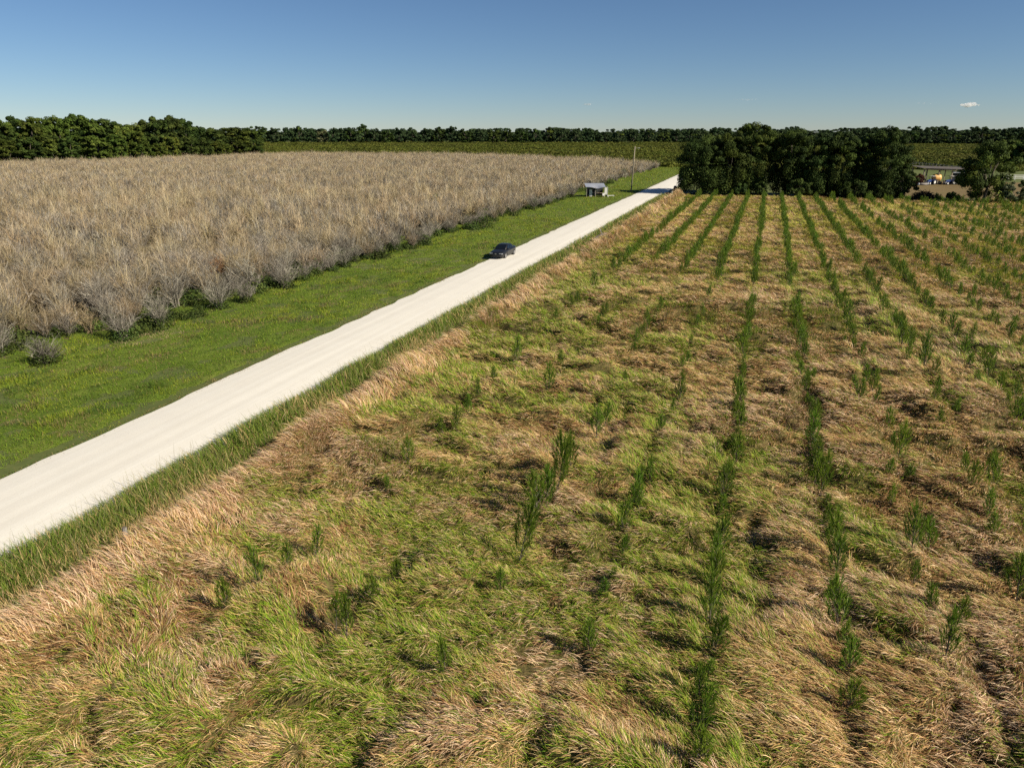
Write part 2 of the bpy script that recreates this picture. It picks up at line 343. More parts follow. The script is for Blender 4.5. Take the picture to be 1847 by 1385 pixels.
def pick(n, pal):
    pal = np.array(pal); return pal[rng.integers(0, len(pal), n)]*rng.uniform(.8, 1.2, (n, 1))
STRAW = [(.58, .375, .165), (.66, .455, .22), (.49, .295, .12), (.74, .55, .30), (.54, .36, .145)]
STRAWPINK = [(.62, .42, .25), (.69, .50, .32), (.53, .335, .185), (.76, .58, .39), (.46, .28, .14)]
BROWN = [(.30, .15, .065), (.23, .11, .045), (.38, .22, .10)]
GREEN = [(.12, .225, .012), (.165, .27, .016), (.22, .32, .022), (.085, .165, .012), (.30, .35, .032)]
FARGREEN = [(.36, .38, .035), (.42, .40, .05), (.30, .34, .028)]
OLIVE = [(.27, .27, .07), (.33, .30, .10), (.22, .22, .06)]
def field_grass():
    parts = []
    bands = [(9, 22, 1150, .80, 3), (22, 32, 760, .92, 3), (32, 48, 400, 1.2, 3), (48, 75, 190, 1.6, 2), (75, 120, 80, 2.2, 2), (120, 205, 30, 3.2, 2)]
    for d0, d1, dens, s, segs in bands:
        NB = 11
        x, y = wedge(d0, d1, dens/NB, -19.5, 108, -2, 200); k = (y < field_end(x)) & (rng.random(len(x)) > .8*patch_amt(x, y)); x, y = x[k], y[k]
        nt_ = len(x); ti = np.repeat(np.arange(nt_), NB); n = len(ti); tr = .085*s**.8
        t_g = rng.random(nt_) < green_amt(x, y); t_phi = rng.normal(0, .38, nt_); t_L = rng.uniform(.7, 1.35, nt_); t_up = rng.random(nt_) < .45; t_v = rng.uniform(.8, 1.22, nt_)
        xt, yt = x[ti], y[ti]; x = xt+rng.normal(0, tr, n); y = yt+rng.normal(0, tr, n); m = mound(xt, yt)
        strip = np.exp(-((x+17.95+.5*(fbm(y/4, y*0, 61)-.5))/.85)**4)
        isg = np.where(rng.random(n) < .84, t_g[ti], ~t_g[ti]); r = rng.random(n)
        oliv = (~isg) & (r < .09*(1-strip)); br = (~isg) & (r > .88-.42*sstep(.5, .68, fbm(x/1.6, y/1.3, 77, 2))*(1-strip)*(1-.6*sstep(40, 90, y)))
        c0 = pick(n, STRAW); pk = rng.random(n) < np.clip(.15+.9*sstep(.42, .62, fbm(xt/3.2, yt/2.6, 87, 2))+.5*strip, 0, 1); c0[pk] = pick(int(pk.sum()), STRAWPINK)
        c0[oliv] = pick(int(oliv.sum()), OLIVE); c0[br] = pick(int(br.sum()), BROWN); c0[isg] = pick(int(isg.sum()), GREEN)
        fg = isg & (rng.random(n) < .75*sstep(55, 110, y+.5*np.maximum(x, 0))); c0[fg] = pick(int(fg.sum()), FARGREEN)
        c0 = c0*(t_v[ti]*(1-.02*strip))[:, None]; c1 = c0*rng.uniform(.95, 1.15, (n, 1)); tipdry = isg & (rng.random(n) < .35); c1[tipdry] = pick(int(tipdry.sum()), STRAW)
        # lay of the grass: combed by wind, turning from patch to patch, spilling down the mound sides
        e = .25; gx = (mound(x+e, y)-mound(x-e, y))/(2*e); gy = (mound(x, y+e)-mound(x, y-e))/(2*e)
        base = math.radians(215)+2.6*(fbm(x/10, y/10, 83, 2)-.5)+1.6*(vn(x/2.2, y/2.2, 89)-.5)
        fx = np.cos(base)*.6-gx*.55-strip*.35; fy = np.sin(base)*.6-gy*.55-strip*.15
        phi = np.arctan2(fy, fx)+t_phi[ti]+rng.normal(0, .2, n)
        L = rng.uniform(.19, .42, n)*(1+.30*(s-.9))*(1+.8*strip)*t_L[ti]; W = rng.uniform(.011, .020, n)*s
        up = isg & t_up[ti]
        th0 = np.where(up, rng.uniform(.9, 1.4, n), rng.uniform(.3, .95, n)+.55*strip); th1 = np.where(up, rng.uniform(.1, .9, n), rng.uniform(-.9, .05, n))
        L = np.where(up, L*.8, L)
        P = np.stack([x, y, np.maximum(m-.02-.08*rng.random(n), 0)], -1)
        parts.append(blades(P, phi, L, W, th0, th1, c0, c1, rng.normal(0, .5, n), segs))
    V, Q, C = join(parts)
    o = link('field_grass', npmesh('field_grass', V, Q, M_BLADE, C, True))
    tag(o, 'wind-flattened straw and green grass filling the planted field right of the road', 'grass', kind='stuff')
field_grass()

def verge_grass():
    parts = []
    for d0, d1, dens, s in [(14, 30, 480, 1.), (30, 50, 270, 1.4), (50, 85, 120, 2.), (85, 180, 42, 3.)]:
        x, y = wedge(d0, d1, dens, -22.9, -18.6, -2, 166, 50); n = len(x)
        tall = np.exp(-((x+21.4)/.85)**2)*(.6+.9*fbm(y/2.6, y*0, 92)); bare = (fbm(x/.7, y/2.6, 91) > .54) & (x > -20.3)
        keep = (rng.random(n) < .5+.5*tall) & ~(bare & (rng.random(n) < .75)); x, y, tall = x[keep], y[keep], tall[keep]; n = len(x)
        keep = x > -22.45+.5*(fbm(y/1.5, y*0, 93)-.5)-.25*rng.random(n)**3; x, y, tall = x[keep], y[keep], tall[keep]; n = len(x)
        c = pick(n, [(.085, .14, .016), (.115, .18, .02), (.065, .11, .014), (.16, .21, .028), (.19, .19, .045)])
        c1 = c*1.15; dry = rng.random(n) < .10+.6*sstep(.45, .65, fbm(x/.9, y/3., 95, 2))*sstep(-21.6, -20., x); c[dry] = pick(int(dry.sum()), [(.30, .23, .10), (.24, .19, .08), (.36, .25, .13)]); c1[dry] = pick(int(dry.sum()), STRAW)
        L = rng.uniform(.18, .34, n)+tall*rng.uniform(.2, .75, n); W = rng.uniform(.010, .018, n)*s
        phi = rng.uniform(0, 2*PI, n); lean = rng.random(n) < .5; phi[lean] = rng.normal(2.9, .6, int(lean.sum()))
        P = np.stack([x, y, np.zeros(n)], -1)
        parts.append(blades(P, phi, L, W, rng.uniform(.9, 1.5, n), rng.uniform(-.1, 1., n), c, c1, rng.normal(0, .5, n), 3))
        # thin seed stems leaning out over the lime rock
        ns = int(n*.06); i = rng.integers(0, n, ns); P = np.stack([x[i]-.1, y[i], np.zeros(ns)], -1)
        c = pick(ns, [(.22, .20, .09), (.16, .17, .06), (.30, .25, .13)])
        parts.append(blades(P, rng.normal(2.9, .7, ns), rng.uniform(.55, 1.05, ns), rng.uniform(.006, .010, ns)*s, rng.uniform(1.1, 1.5, ns), rng.uniform(.3, 1.2, ns), c, c, rng.normal(0, .5, ns), 3))
    V, Q, C = join(parts)
    o = link('verge_grass', npmesh('verge_grass', V, Q, M_BLADE, C, True))
    tag(o, 'tall dark green verge grass with thin seed stems along the road edge beside the straw', 'grass', kind='stuff')
verge_grass()

def brush_edge(y):
    """where the bare bushes begin, left of the lawn"""
    ye = [0, 27, 32, 38, 46, 56, 66, 74, 90, 104, 130, 158, 200, 270, 330]
    xe = [-47, -46, -44.2, -39.6, -41, -41.4, -40.6, -40.2, -41.2, -41.3, -40.4, -40, -39.6, -39.5, -40]
    return np.interp(y, ye, xe)
MUL = at(272, 607)
def lawn_grass():
    parts = []
    for d0, d1, dens, s in [(20, 48, 150, 1.), (48, 75, 85, 1.3), (75, 120, 40, 1.9), (120, 200, 16, 2.8), (200, 330, 6, 4.2)]:
        x, y = wedge(d0, d1, dens, -52, -28.1, 2, 330, 50)
        k = (x > brush_edge(y)-1.4-np.where(y < 36, 5., 2.6)*rng.random(len(x))**1.6); x, y = x[k], y[k]; n = len(x)
        edge = sstep(-29.6, -28.2, x)
        keep = x < -28.38+.55*(fbm(y/1.3, y*0, 97)-.5)+.45*rng.random(n)**3; x, y, edge = x[keep], y[keep], edge[keep]; n = len(x)
        a = fbm(x/3.2, y/3.2, 101, 3); bb = fbm(x/.9, y/.9, 103, 2); far = sstep(60, 110, y)
        c = pick(n, [(.10, .17, .012), (.135, .21, .014), (.085, .145, .012), (.165, .23, .017)])
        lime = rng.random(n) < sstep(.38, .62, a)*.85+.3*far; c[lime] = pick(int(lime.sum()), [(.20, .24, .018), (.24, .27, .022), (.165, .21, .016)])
        dead = rng.random(n) < .09+.7*sstep(.50, .66, fbm(x/1.5, y/2.6, 107, 3))*sstep(-43, -33, x)*(1-.6*far)+.4*edge
        dk = rng.random(n) < .85*sstep(.52, .62, fbm(x/1.1, y/1.4, 113, 3))*(1-.6*far); c[dk] = pick(int(dk.sum()), [(.06, .11, .012), (.07, .125, .014)])
        c[dead] = pick(int(dead.sum()), [(.19, .145, .055), (.25, .185, .085), (.14, .11, .04)])
        mul = np.exp(-(((x-MUL[0])/1.5)**2+((y-MUL[1])/2.4)**2)**2); c[rng.random(n) < mul] = (.33, .25, .14)
        L = (rng.uniform(.05, .15, n)+.16*sstep(.42, .7, bb)*sstep(.35, .6, a))*(1-.6*mul)*(1+.15*(s-1)); L *= 1-.45*edge; W = rng.uniform(.014, .024, n)*s
        P = np.stack([x, y, np.where(x > -28.7, .01, lawn_z(x, y)-.005)], -1)
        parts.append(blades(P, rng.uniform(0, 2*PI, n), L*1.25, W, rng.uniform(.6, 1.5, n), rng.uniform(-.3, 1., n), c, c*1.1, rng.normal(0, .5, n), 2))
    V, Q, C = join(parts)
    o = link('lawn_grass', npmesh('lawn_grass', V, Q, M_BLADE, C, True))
    tag(o, 'mown bright green grass strip between the bare bushes and the lime rock road', 'grass', kind='stuff')
lawn_grass()

# ------------------------------------------------------------------ scatter (stuff only)
def scatter(name, sources, P, rot, scl, idx, label, cat):
    src = bpy.data.collections.new(name+'_kinds')
    for i, me in enumerate(sources): src.objects.link(bpy.data.objects.new('%s_kind_%02d' % (name, i), me))
    me = bpy.data.meshes.new(name); me.vertices.add(len(P)); me.vertices.foreach_set('co', np.ascontiguousarray(P, np.float32).ravel())
    a = me.attributes.new('rot', 'FLOAT_VECTOR', 'POINT'); a.data.foreach_set('vector', np.ascontiguousarray(rot, np.float32).ravel())
    a = me.attributes.new('scl', 'FLOAT_VECTOR', 'POINT'); a.data.foreach_set('vector', np.ascontiguousarray(scl, np.float32).ravel())
    a = me.attributes.new('idx', 'INT', 'POINT'); a.data.foreach_set('value', np.ascontiguousarray(idx, np.int32))
    me.update(); o = link(name, me)
    ng = bpy.data.node_groups.new(name, 'GeometryNodeTree')
    ng.interface.new_socket('Geometry', in_out='INPUT', socket_type='NodeSocketGeometry'); ng.interface.new_socket('Geometry', in_out='OUTPUT', socket_type='NodeSocketGeometry')
    N = ng.nodes; gi, go = N.new('NodeGroupInput'), N.new('NodeGroupOutput')
    ip = N.new('GeometryNodeInstanceOnPoints'); ci = N.new('GeometryNodeCollectionInfo'); ci.inputs['Collection'].default_value = src
    ci.inputs['Separate Children'].default_value = True; ci.inputs['Reset Children'].default_value = True; ip.inputs['Pick Instance'].default_value = True
    def att(nm, ty): a = N.new('GeometryNodeInputNamedAttribute'); a.data_type = ty; a.inputs['Name'].default_value = nm; return a.outputs['Attribute']
    er = N.new('FunctionNodeEulerToRotation'); L = ng.links
    L.new(gi.outputs[0], ip.inputs['Points']); L.new(ci.outputs[0], ip.inputs['Instance']); L.new(att('idx', 'INT'), ip.inputs['Instance Index'])
    L.new(att('rot', 'FLOAT_VECTOR'), er.inputs[0]); L.new(er.outputs[0], ip.inputs['Rotation']); L.new(att('scl', 'FLOAT_VECTOR'), ip.inputs['Scale'])
    L.new(ip.outputs[0], go.inputs[0])
    md = o.modifiers.new('scatter', 'NODES'); md.node_group = ng
    return tag(o, label, cat, kind='stuff')

# ------------------------------------------------------------------ bare bushes
def sticks(A, B, ra, rb, C):
    """three-sided tapering sticks from A to B"""
    n = len(A); d = B-A; d = d/np.maximum(np.linalg.norm(d, axis=1, keepdims=True), 1e-6)
    ref = np.where(np.abs(d[:, 2:3]) < .9, np.array([[0, 0, 1.]]), np.array([[1., 0, 0]]))
    u = np.cross(d, ref); u /= np.linalg.norm(u, axis=1, keepdims=True); v = np.cross(d, u)
    V = np.empty((n, 2, 3, 3), np.float32)
    for j in range(3):
        o = u*math.cos(2*PI*j/3)+v*math.sin(2*PI*j/3)
        V[:, 0, j] = A+o*ra[:, None]; V[:, 1, j] = B+o*rb[:, None]
    i0 = (np.arange(n)*6)[:, None]
    Q = np.stack([np.concatenate([i0+j, i0+(j+1) % 3, i0+3+(j+1) % 3, i0+3+j], 1) for j in range(3)], 1).reshape(-1, 4)
    return V.reshape(-1, 3), Q, np.repeat(C, 6, 0)
GREYTWIG = [(.17, .152, .122), (.235, .213, .172), (.085, .076, .06), (.40, .365, .295), (.185, .166, .135)]
WARMTWIG = [(.20, .155, .088), (.26, .20, .113), (.125, .098, .055), (.39, .31, .185)]
RUSTTWIG = [(.26, .145, .06), (.31, .18, .07), (.22, .13, .06)]
def bush_stems(h, spread, nst, ntw, r, pal, lean=0.):
    A, B, RA, RB, C = [], [], [], [], []
    for i in range(nst):
        a = rng.uniform(0, 2*PI); sp = spread*rng.uniform(.05, 1.)**.7; hh = h*rng.uniform(.55, 1.08)*(1-.25*(sp/spread)**2)
        b0 = np.array([math.cos(a), math.sin(a), 0])*rng.uniform(0, .18*spread)
        tip = np.array([math.cos(a)*sp+lean, math.sin(a)*sp, hh]); mid = b0*.5+tip*np.array([.36, .36, .55])+rng.normal(0, .05, 3)
        c = pick(1, pal)[0]
        for p, q, r0, r1 in ((b0, mid, r, r*.75), (mid, tip, r*.75, r*.35)):
            A.append(p); B.append(q); RA.append(r0); RB.append(r1); C.append(c)
        for j in range(ntw):
            f = rng.uniform(.25, 1.); st = b0+(mid-b0)*f*2 if f < .5 else mid+(tip-mid)*(f*2-1)
            dv = rng.normal(0, .75, 3)+np.array([math.cos(a), math.sin(a), 0])*.35; dv[2] = abs(dv[2])*.9+.55; dv /= np.linalg.norm(dv)
            ln = h*rng.uniform(.2, .45); en = st+dv*ln
            A.append(st); B.append(en); RA.append(r*.5); RB.append(r*.25); C.append(c*rng.uniform(.85, 1.2))
            if rng.random() < .6:
                dv2 = dv+rng.normal(0, .55, 3); en2 = st+dv*ln*.5+dv2*ln*.5
                A.append(st+dv*ln*.5); B.append(en2); RA.append(r*.35); RB.append(r*.2); C.append(c*rng.uniform(.85, 1.25))
    return sticks(np.array(A), np.array(B), np.array(RA), np.array(RB), np.array(C))
def leaf_cards(P, N, size, asp=.55):
    """one lens-shaped leaf (quad) per point, facing N"""
    n = len(P); N = N/np.maximum(np.linalg.norm(N, axis=1, keepdims=True), 1e-6)
    r = rng.normal(0, 1, (n, 3)); u = np.cross(N, r); u /= np.maximum(np.linalg.norm(u, axis=1, keepdims=True), 1e-6); v = np.cross(N, u)
    s = size[:, None]
    V = np.stack([P-u*s, P-v*s*asp+N*s*.12, P+u*s, P+v*s*asp+N*s*.12], 1).reshape(-1, 3)
    return V, np.arange(n*4).reshape(n, 4)
def leaf_base(h, rad, n, size, pal):
    u = rng.normal(0, 1, (n, 3)); u /= np.linalg.norm(u, axis=1, keepdims=True); u[:, 2] = np.abs(u[:, 2])
    r = rng.uniform(.35, 1., n)**.6
    lump = .7+.5*vn(u[:, 0]*2.5+3, u[:, 1]*2.5, 5)
    P = u*np.array([rad, rad, h])*(r*lump)[:, None]; P[:, 2] += .02
    V, Q = leaf_cards(P, u+rng.normal(0, .6, (n, 3)), rng.uniform(.6, 1.3, n)*size)
    return V, Q, np.repeat(pick(n, pal), 4, 0)
DKGREEN = [(.04, .06, .013), (.055, .08, .017), (.028, .042, .010), (.08, .10, .025)]
# near kinds (full twig detail), also the ones used as individual things
NEAR = []
for i in range(8):
    pal = [GREYTWIG, GREYTWIG, GREYTWIG, WARMTWIG+GREYTWIG, GREYTWIG, GREYTWIG, RUSTTWIG, GREYTWIG][i]
    h = [2.3, 2.0, 2.5, 2.6, 1.7, 2.4, 2.2, 2.1][i]; sp = [1.25, 1.3, 1.1, .9, 1.3, 1.1, .9, 1.2][i]
    st = npmesh('bush_stems', *[x for x in (lambda t: (t[0], t[1], M_TWIG, t[2]))(bush_stems(h, sp, 60, 5, .018, pal))])
    lf = (lambda t: npmesh('leaves', t[0], t[1], M_BUSHLEAF, t[2]))(leaf_base(.9, 1.05, 560, .085, DKGREEN+[(.07, .11, .025)]))
    NEAR.append((st, lf))
BRUSH_KINDS = []
WEEDC = [(.05, .08, .018), (.075, .11, .022), (.035, .055, .014), (.10, .125, .03)]
def brush_kind(h, sp, nst, ntw, r, pal, leafy, extra=0):
    parts = [bush_stems(h, sp, nst, ntw, r, pal)]
    if leafy: parts.append(leaf_base(.5, sp*.9, leafy, .09, DKGREEN))
    if extra: parts.append(bush_stems(h*1.35, sp*.5, extra, 2, r*.9, [(.40, .32, .19), (.46, .38, .24), (.36, .27, .14)]))
    V, Q, C = join(parts); return npmesh('brush_clump', V, Q, M_TWIG, C)
for i in range(4): BRUSH_KINDS.append(brush_kind(2.35, 1.35, 36, 4, .021, [GREYTWIG, WARMTWIG+GREYTWIG, GREYTWIG, WARMTWIG][i], 90 if i % 2 == 0 else 30, [1, 5, 2, 9][i]))
for i in range(4): BRUSH_KINDS.append(brush_kind(2.35, 1.5, 28, 3, .030, [GREYTWIG, GREYTWIG+WARMTWIG, GREYTWIG, WARMTWIG][i], 25, [2, 5, 3, 8][i]))
for i in range(3): BRUSH_KINDS.append(brush_kind(2.3, 1.9, 26, 3, .045, [GREYTWIG, GREYTWIG+WARMTWIG, GREYTWIG][i], 10, [3, 5, 6][i]))
for i in range(2):
    V, Q, C = leaf_base(.9+.3*i, 1.2, 330, .10, WEEDC if i else DKGREEN); BRUSH_KINDS.append(npmesh('weed_clump', V, Q, M_BUSHLEAF, C))
# outline of the thicket's far side, on the ground
back_px = [(-260, 306), (0, 301), (250, 294), (480, 283), (700, 283), (900, 287), (1100, 296), (1192, 303), (1240, 303)]
back_w = np.array([at(*p) for p in back_px])
def in_brush(x, y):
    # angle round the camera -> farthest distance
    a = np.arctan2(y, x); ab = np.arctan2(back_w[:, 1], back_w[:, 0]); rb = np.hypot(back_w[:, 0], back_w[:, 1]); o = np.argsort(ab)
    return (np.hypot(x, y) < np.interp(a, ab[o], rb[o])*(1+.03*(vn(x/9, y/9, 3)-.5))) & (x < brush_edge(y))
pts = []
for d0, d1, dens, lo, hi in [(30, 90, .44, 0, 4), (90, 170, .36, 4, 8), (170, 460, .24, 8, 11)]:
    x, y = wedge(d0, d1, dens, -420, -38.5, 8, 460, 50); k = in_brush(x, y) & (x < brush_edge(y)-1.6-5.*rng.random(len(x))**2.2); x, y = x[k], y[k]; n = len(x)
    # warmer, grassier kinds gather in patches
    warm = fbm(x/14, y/14, 121, 3); idx = rng.integers(lo, hi, n)
    w_ = (warm > .54) & (rng.random(n) < .6)&(brush_edge(y)-x > 4); idx[w_] = lo+np.where(rng.random(int(w_.sum())) < .5, 1, min(3, hi-lo-1))
    s = rng.uniform(.7, 1.25, n)*(.7+.55*fbm(x/9, y/9, 127))
    pts.append((x, y, idx, s))
for d0, d1, dens in ((30, 90, .42), (90, 200, .16)):
    x, y = wedge(d0, d1, dens, -420, -38.5, 8, 300, 50); dd = brush_edge(y)-x; k = in_brush(x, y) & (rng.random(len(x)) < np.where(dd < 6, .95, .30*sstep(.5, .62, fbm(x/6, y/6, 133)))) & (dd > .3); x, y = x[k], y[k]
    pts.append((x, y, rng.integers(11, 13, len(x)), rng.uniform(.5, 1.15, len(x))))
x = np.concatenate([p[0] for p in pts]); y = np.concatenate([p[1] for p in pts]); idx = np.concatenate([p[2] for p in pts]); s = np.concatenate([p[3] for p in pts]); n = len(x)
print('brush instances', n)
scatter('brush', BRUSH_KINDS, np.stack([x, y, np.zeros(n)], -1), np.stack([rng.normal(0, .06, n), rng.normal(0, .06, n), rng.uniform(0, 2*PI, n)], -1),
        np.stack([s, s, s*rng.uniform(.85, 1.1, n)], -1), idx, 'grey-brown leafless brush thicket covering the field left of the road', 'brush')

ORD = ['first', 'second', 'third', 'fourth', 'fifth', 'sixth', 'seventh', 'eighth', 'ninth', 'tenth', 'eleventh', 'twelfth', 'thirteenth', 'fourteenth', 'fifteenth', 'sixteenth', 'seventeenth', 'eighteenth', 'nineteenth', 'twentieth']
def ordn(i):
    i += 1
    if i <= 20: return ORD[i-1]
    return '%d%s' % (i, 'th' if 10 <= i % 100 <= 20 else {1: 'st', 2: 'nd', 3: 'rd'}.get(i % 10, 'th'))
def make_bush(kind, x, y, s, rz, label, group='bare bushes along the lawn edge', leaf=True, wide=1.):
    e = empty('bare_bush', (x, y, 0), rz, s); tag(e, label, 'bush', group)
    link('stems', NEAR[kind][0], e).scale = (wide, wide, 1)
    if leaf: link('leaves', NEAR[kind][1], e)
    return e
def edge_bushes():
    hand = [((84, 655), 4, .95, 'lone grey bare bush standing out on the lawn, with arching stems'),
            ((222, 612), 1, 1.05, 'silver-grey bare bush with dark leafy foot beside a tan mulch patch'),
            ((290, 592), 2, 1.0, 'brown-grey bare bush at the corner of the thicket above the tan mulch patch'),
            ((395, 556), 0, .95, 'pale grey bare bush at the inner corner of the lawn behind the mulch patch'),
            ((398, 508), 6, 1.05, 'rust-orange bare bush standing above the pale grey corner bush'),
            ((445, 545), 7, .85, 'small grey bush with green leaves just right of the pale corner bush'),
            ((515, 520), 1, 1.1, 'wide grey bush over brown litter where the lawn edge juts out')]
    for p, k, s_, lab in hand:
        xx, yy = at(*p); make_bush(k, xx, yy, s_, rng.uniform(0, 6), lab)
    near_n = 0; ys = []; yy = 40.
    for y0 in (24.5, 27.2, 30.2): ys.append(y0)
    yy = 49.
    while yy < 158: ys.append(yy); yy += rng.uniform(1.5, 3.4)*(1+max(0, yy-60)/220)
    kinds = [0, 1, 2, 4, 5, 7, 3]
    hx = [at(*h[0]) for h in hand]; cnt = {'near': 0, 'car': 0, 'shed': 0}
    for yy in ys:
        xx = float(brush_edge(yy))-rng.uniform(-.5, 1.9)
        if min(math.hypot(xx-a, yy-b_) for a, b_ in hx) < 1.6: continue
        k = kinds[int(rng.integers(0, 7))]
        if yy < 49: lab = 'grey bare bush on the near thicket edge, %s from the left frame side' % ordn(cnt['near']); cnt['near'] += 1
        elif yy < 92: lab = 'bare bush on the lawn edge before the car, %s beyond the jutting bush' % ordn(cnt['car']); cnt['car'] += 1
        else: lab = 'bare bush on the lawn edge between car and shed, %s from the car' % ordn(cnt['shed']); cnt['shed'] += 1
        make_bush(k, xx, yy, rng.uniform(.75, 1.05), rng.uniform(0, 6), lab)
edge_bushes()

# leafy green bushes in and along the thicket
def green_bush(px, py, hm, wm, label, pal=DKGREEN, n=700, size=.12):
    xx, yy = at(px, py); e = empty('green_bush', (xx, yy, 0)); tag(e, label, 'bush', 'green leafy bushes by the thicket')
    v, q, c = leaf_base(hm, wm, n, size, pal); link('foliage', npmesh('foliage', v, q, M_BUSHLEAF, c), e)
    mb = MB()
    for i in range(5):
        a = i*1.3; mb.tube([(0, 0, 0), (math.cos(a)*wm*.3, math.sin(a)*wm*.3, hm*.4), (math.cos(a)*wm*.55, math.sin(a)*wm*.55, hm*.75)], [.04, .03, .015], 5)
    mb.build('stem', M_BARK, e)
MID = [(.05, .10, .02), (.065, .12, .025), (.04, .08, .018), (.09, .13, .035)]
green_bush(872, 412, 2.2, 1.9, 'round dark green leafy bush on the lawn edge behind the black car', DKGREEN+MID)
green_bush(850, 414, 1.3, 1.6, 'low bright green bush left of the round dark green one', MID)
green_bush(760, 442, 1.5, 1.7, 'low dark green clump at the thicket foot, nearest left of the bright low bush', DKGREEN)
green_bush(680, 465, 1.3, 2.2, 'wide dark green clump at the foot of the thicket above the lawn', DKGREEN)
green_bush(655, 466, 1.1, 1.7, 'dark green clump adjoining the wide clump at the thicket foot', DKGREEN)
green_bush(785, 378, 3.2, 1.1, 'small upright green shrub inside the grey thicket, behind the lawn edge', MID, 400)
green_bush(1019, 334, 3.3, 2.0, 'dull green round shrub inside the thicket, up-left of the open shed', DKGREEN+MID)
green_bush(1095, 318, 2.8, 1.6, 'dark green shrub in the thicket left of the utility pole', DKGREEN)
green_bush(1122, 320, 3.0, 1.9, 'larger dark green shrub on the thicket edge nearest the utility pole', DKGREEN+MID)
green_bush(1100, 332, 1.3, 1.5, 'low green shrub directly behind the shed roof', DKGREEN+MID)

# ------------------------------------------------------------------ young pines
def pine_meshes(h, seed, nn):
    st = MB(); st.tube([(0, 0, -.05), (.01, 0, h*.5), (0, .01, h*.88)], [.022, .015, .006], 5)
    A, D = [], []
    shoots = [((0, 0, h*.35), (0, 0, h*.98), 1.5)]
    for wz in np.linspace(.08, .75, 6):
        m = int(rng.integers(3, 6)); a0 = rng.uniform(0, 6)
        for j in range(m):
            a = a0+2*PI*j/m+rng.normal(0, .2); ln = h*(.36-.28*wz)*rng.uniform(.8, 1.25)
            p = np.array([0, 0, h*wz]); q = p+np.array([math.cos(a)*ln*.46, math.sin(a)*ln*.46, ln*1.0])
            md = p*.5+q*.5-np.array([0, 0, ln*.1]); st.tube([p, md, q], [.011, .008, .004], 4)
            shoots.append((md, q, .8))
    tot = sum(np.linalg.norm(np.array(q)-np.array(p))*w_ for p, q, w_ in shoots)
    for p, q, w_ in shoots:
        p, q = np.array(p), np.array(q); k = max(10, int(nn*np.linalg.norm(q-p)*w_/tot)); f = rng.random(k)**.8
        ax = (q-p)/np.linalg.norm(q-p); A.append(p+(q-p)*f[:, None]); D.append(ax*rng.uniform(.7, 1.3, (k, 1))+rng.normal(0, .30, (k, 3)))
    A = np.concatenate(A); D = np.concatenate(D); D[:, 2] += .5; D /= np.linalg.norm(D, axis=1, keepdims=True)
    n = len(A); L = rng.uniform(.18, .34, n)*(.7+.25*h); W = rng.uniform(.010, .016, n)
    s = np.cross(D, rng.normal(0, 1, (n, 3))); s /= np.linalg.norm(s, axis=1, keepdims=True)
    mid = A+D*(L*.55)[:, None]; tip = A+D*L[:, None]-np.array([0, 0, 1])*(L*.12)[:, None]
    V = np.stack([A-s*W[:, None]*.4, A+s*W[:, None]*.4, mid+s*W[:, None]*.5, mid-s*W[:, None]*.5, tip+s*W[:, None]*.1, tip-s*W[:, None]*.1], 1).reshape(-1, 3)
    i = np.arange(n)[:, None]*6; Q = np.concatenate([i+np.array([[0, 1, 2, 3]]), i+np.array([[3, 2, 4, 5]])], 0)
    C = np.repeat(pick(n, [(.11, .19, .016), (.14, .225, .02), (.08, .145, .013), (.19, .27, .032)]), 6, 0)
    return st.mesh('pine_stem', M_BARK), npmesh('pine_needles', V, Q, M_NEEDLE, C), (V, Q, C)
PINES = [pine_meshes(h, i, n_) for i, (h, n_) in enumerate([(1.7, 620), (1.45, 540), (1.95, 720), (1.2, 430), (1.6, 580), (2.2, 900)])]
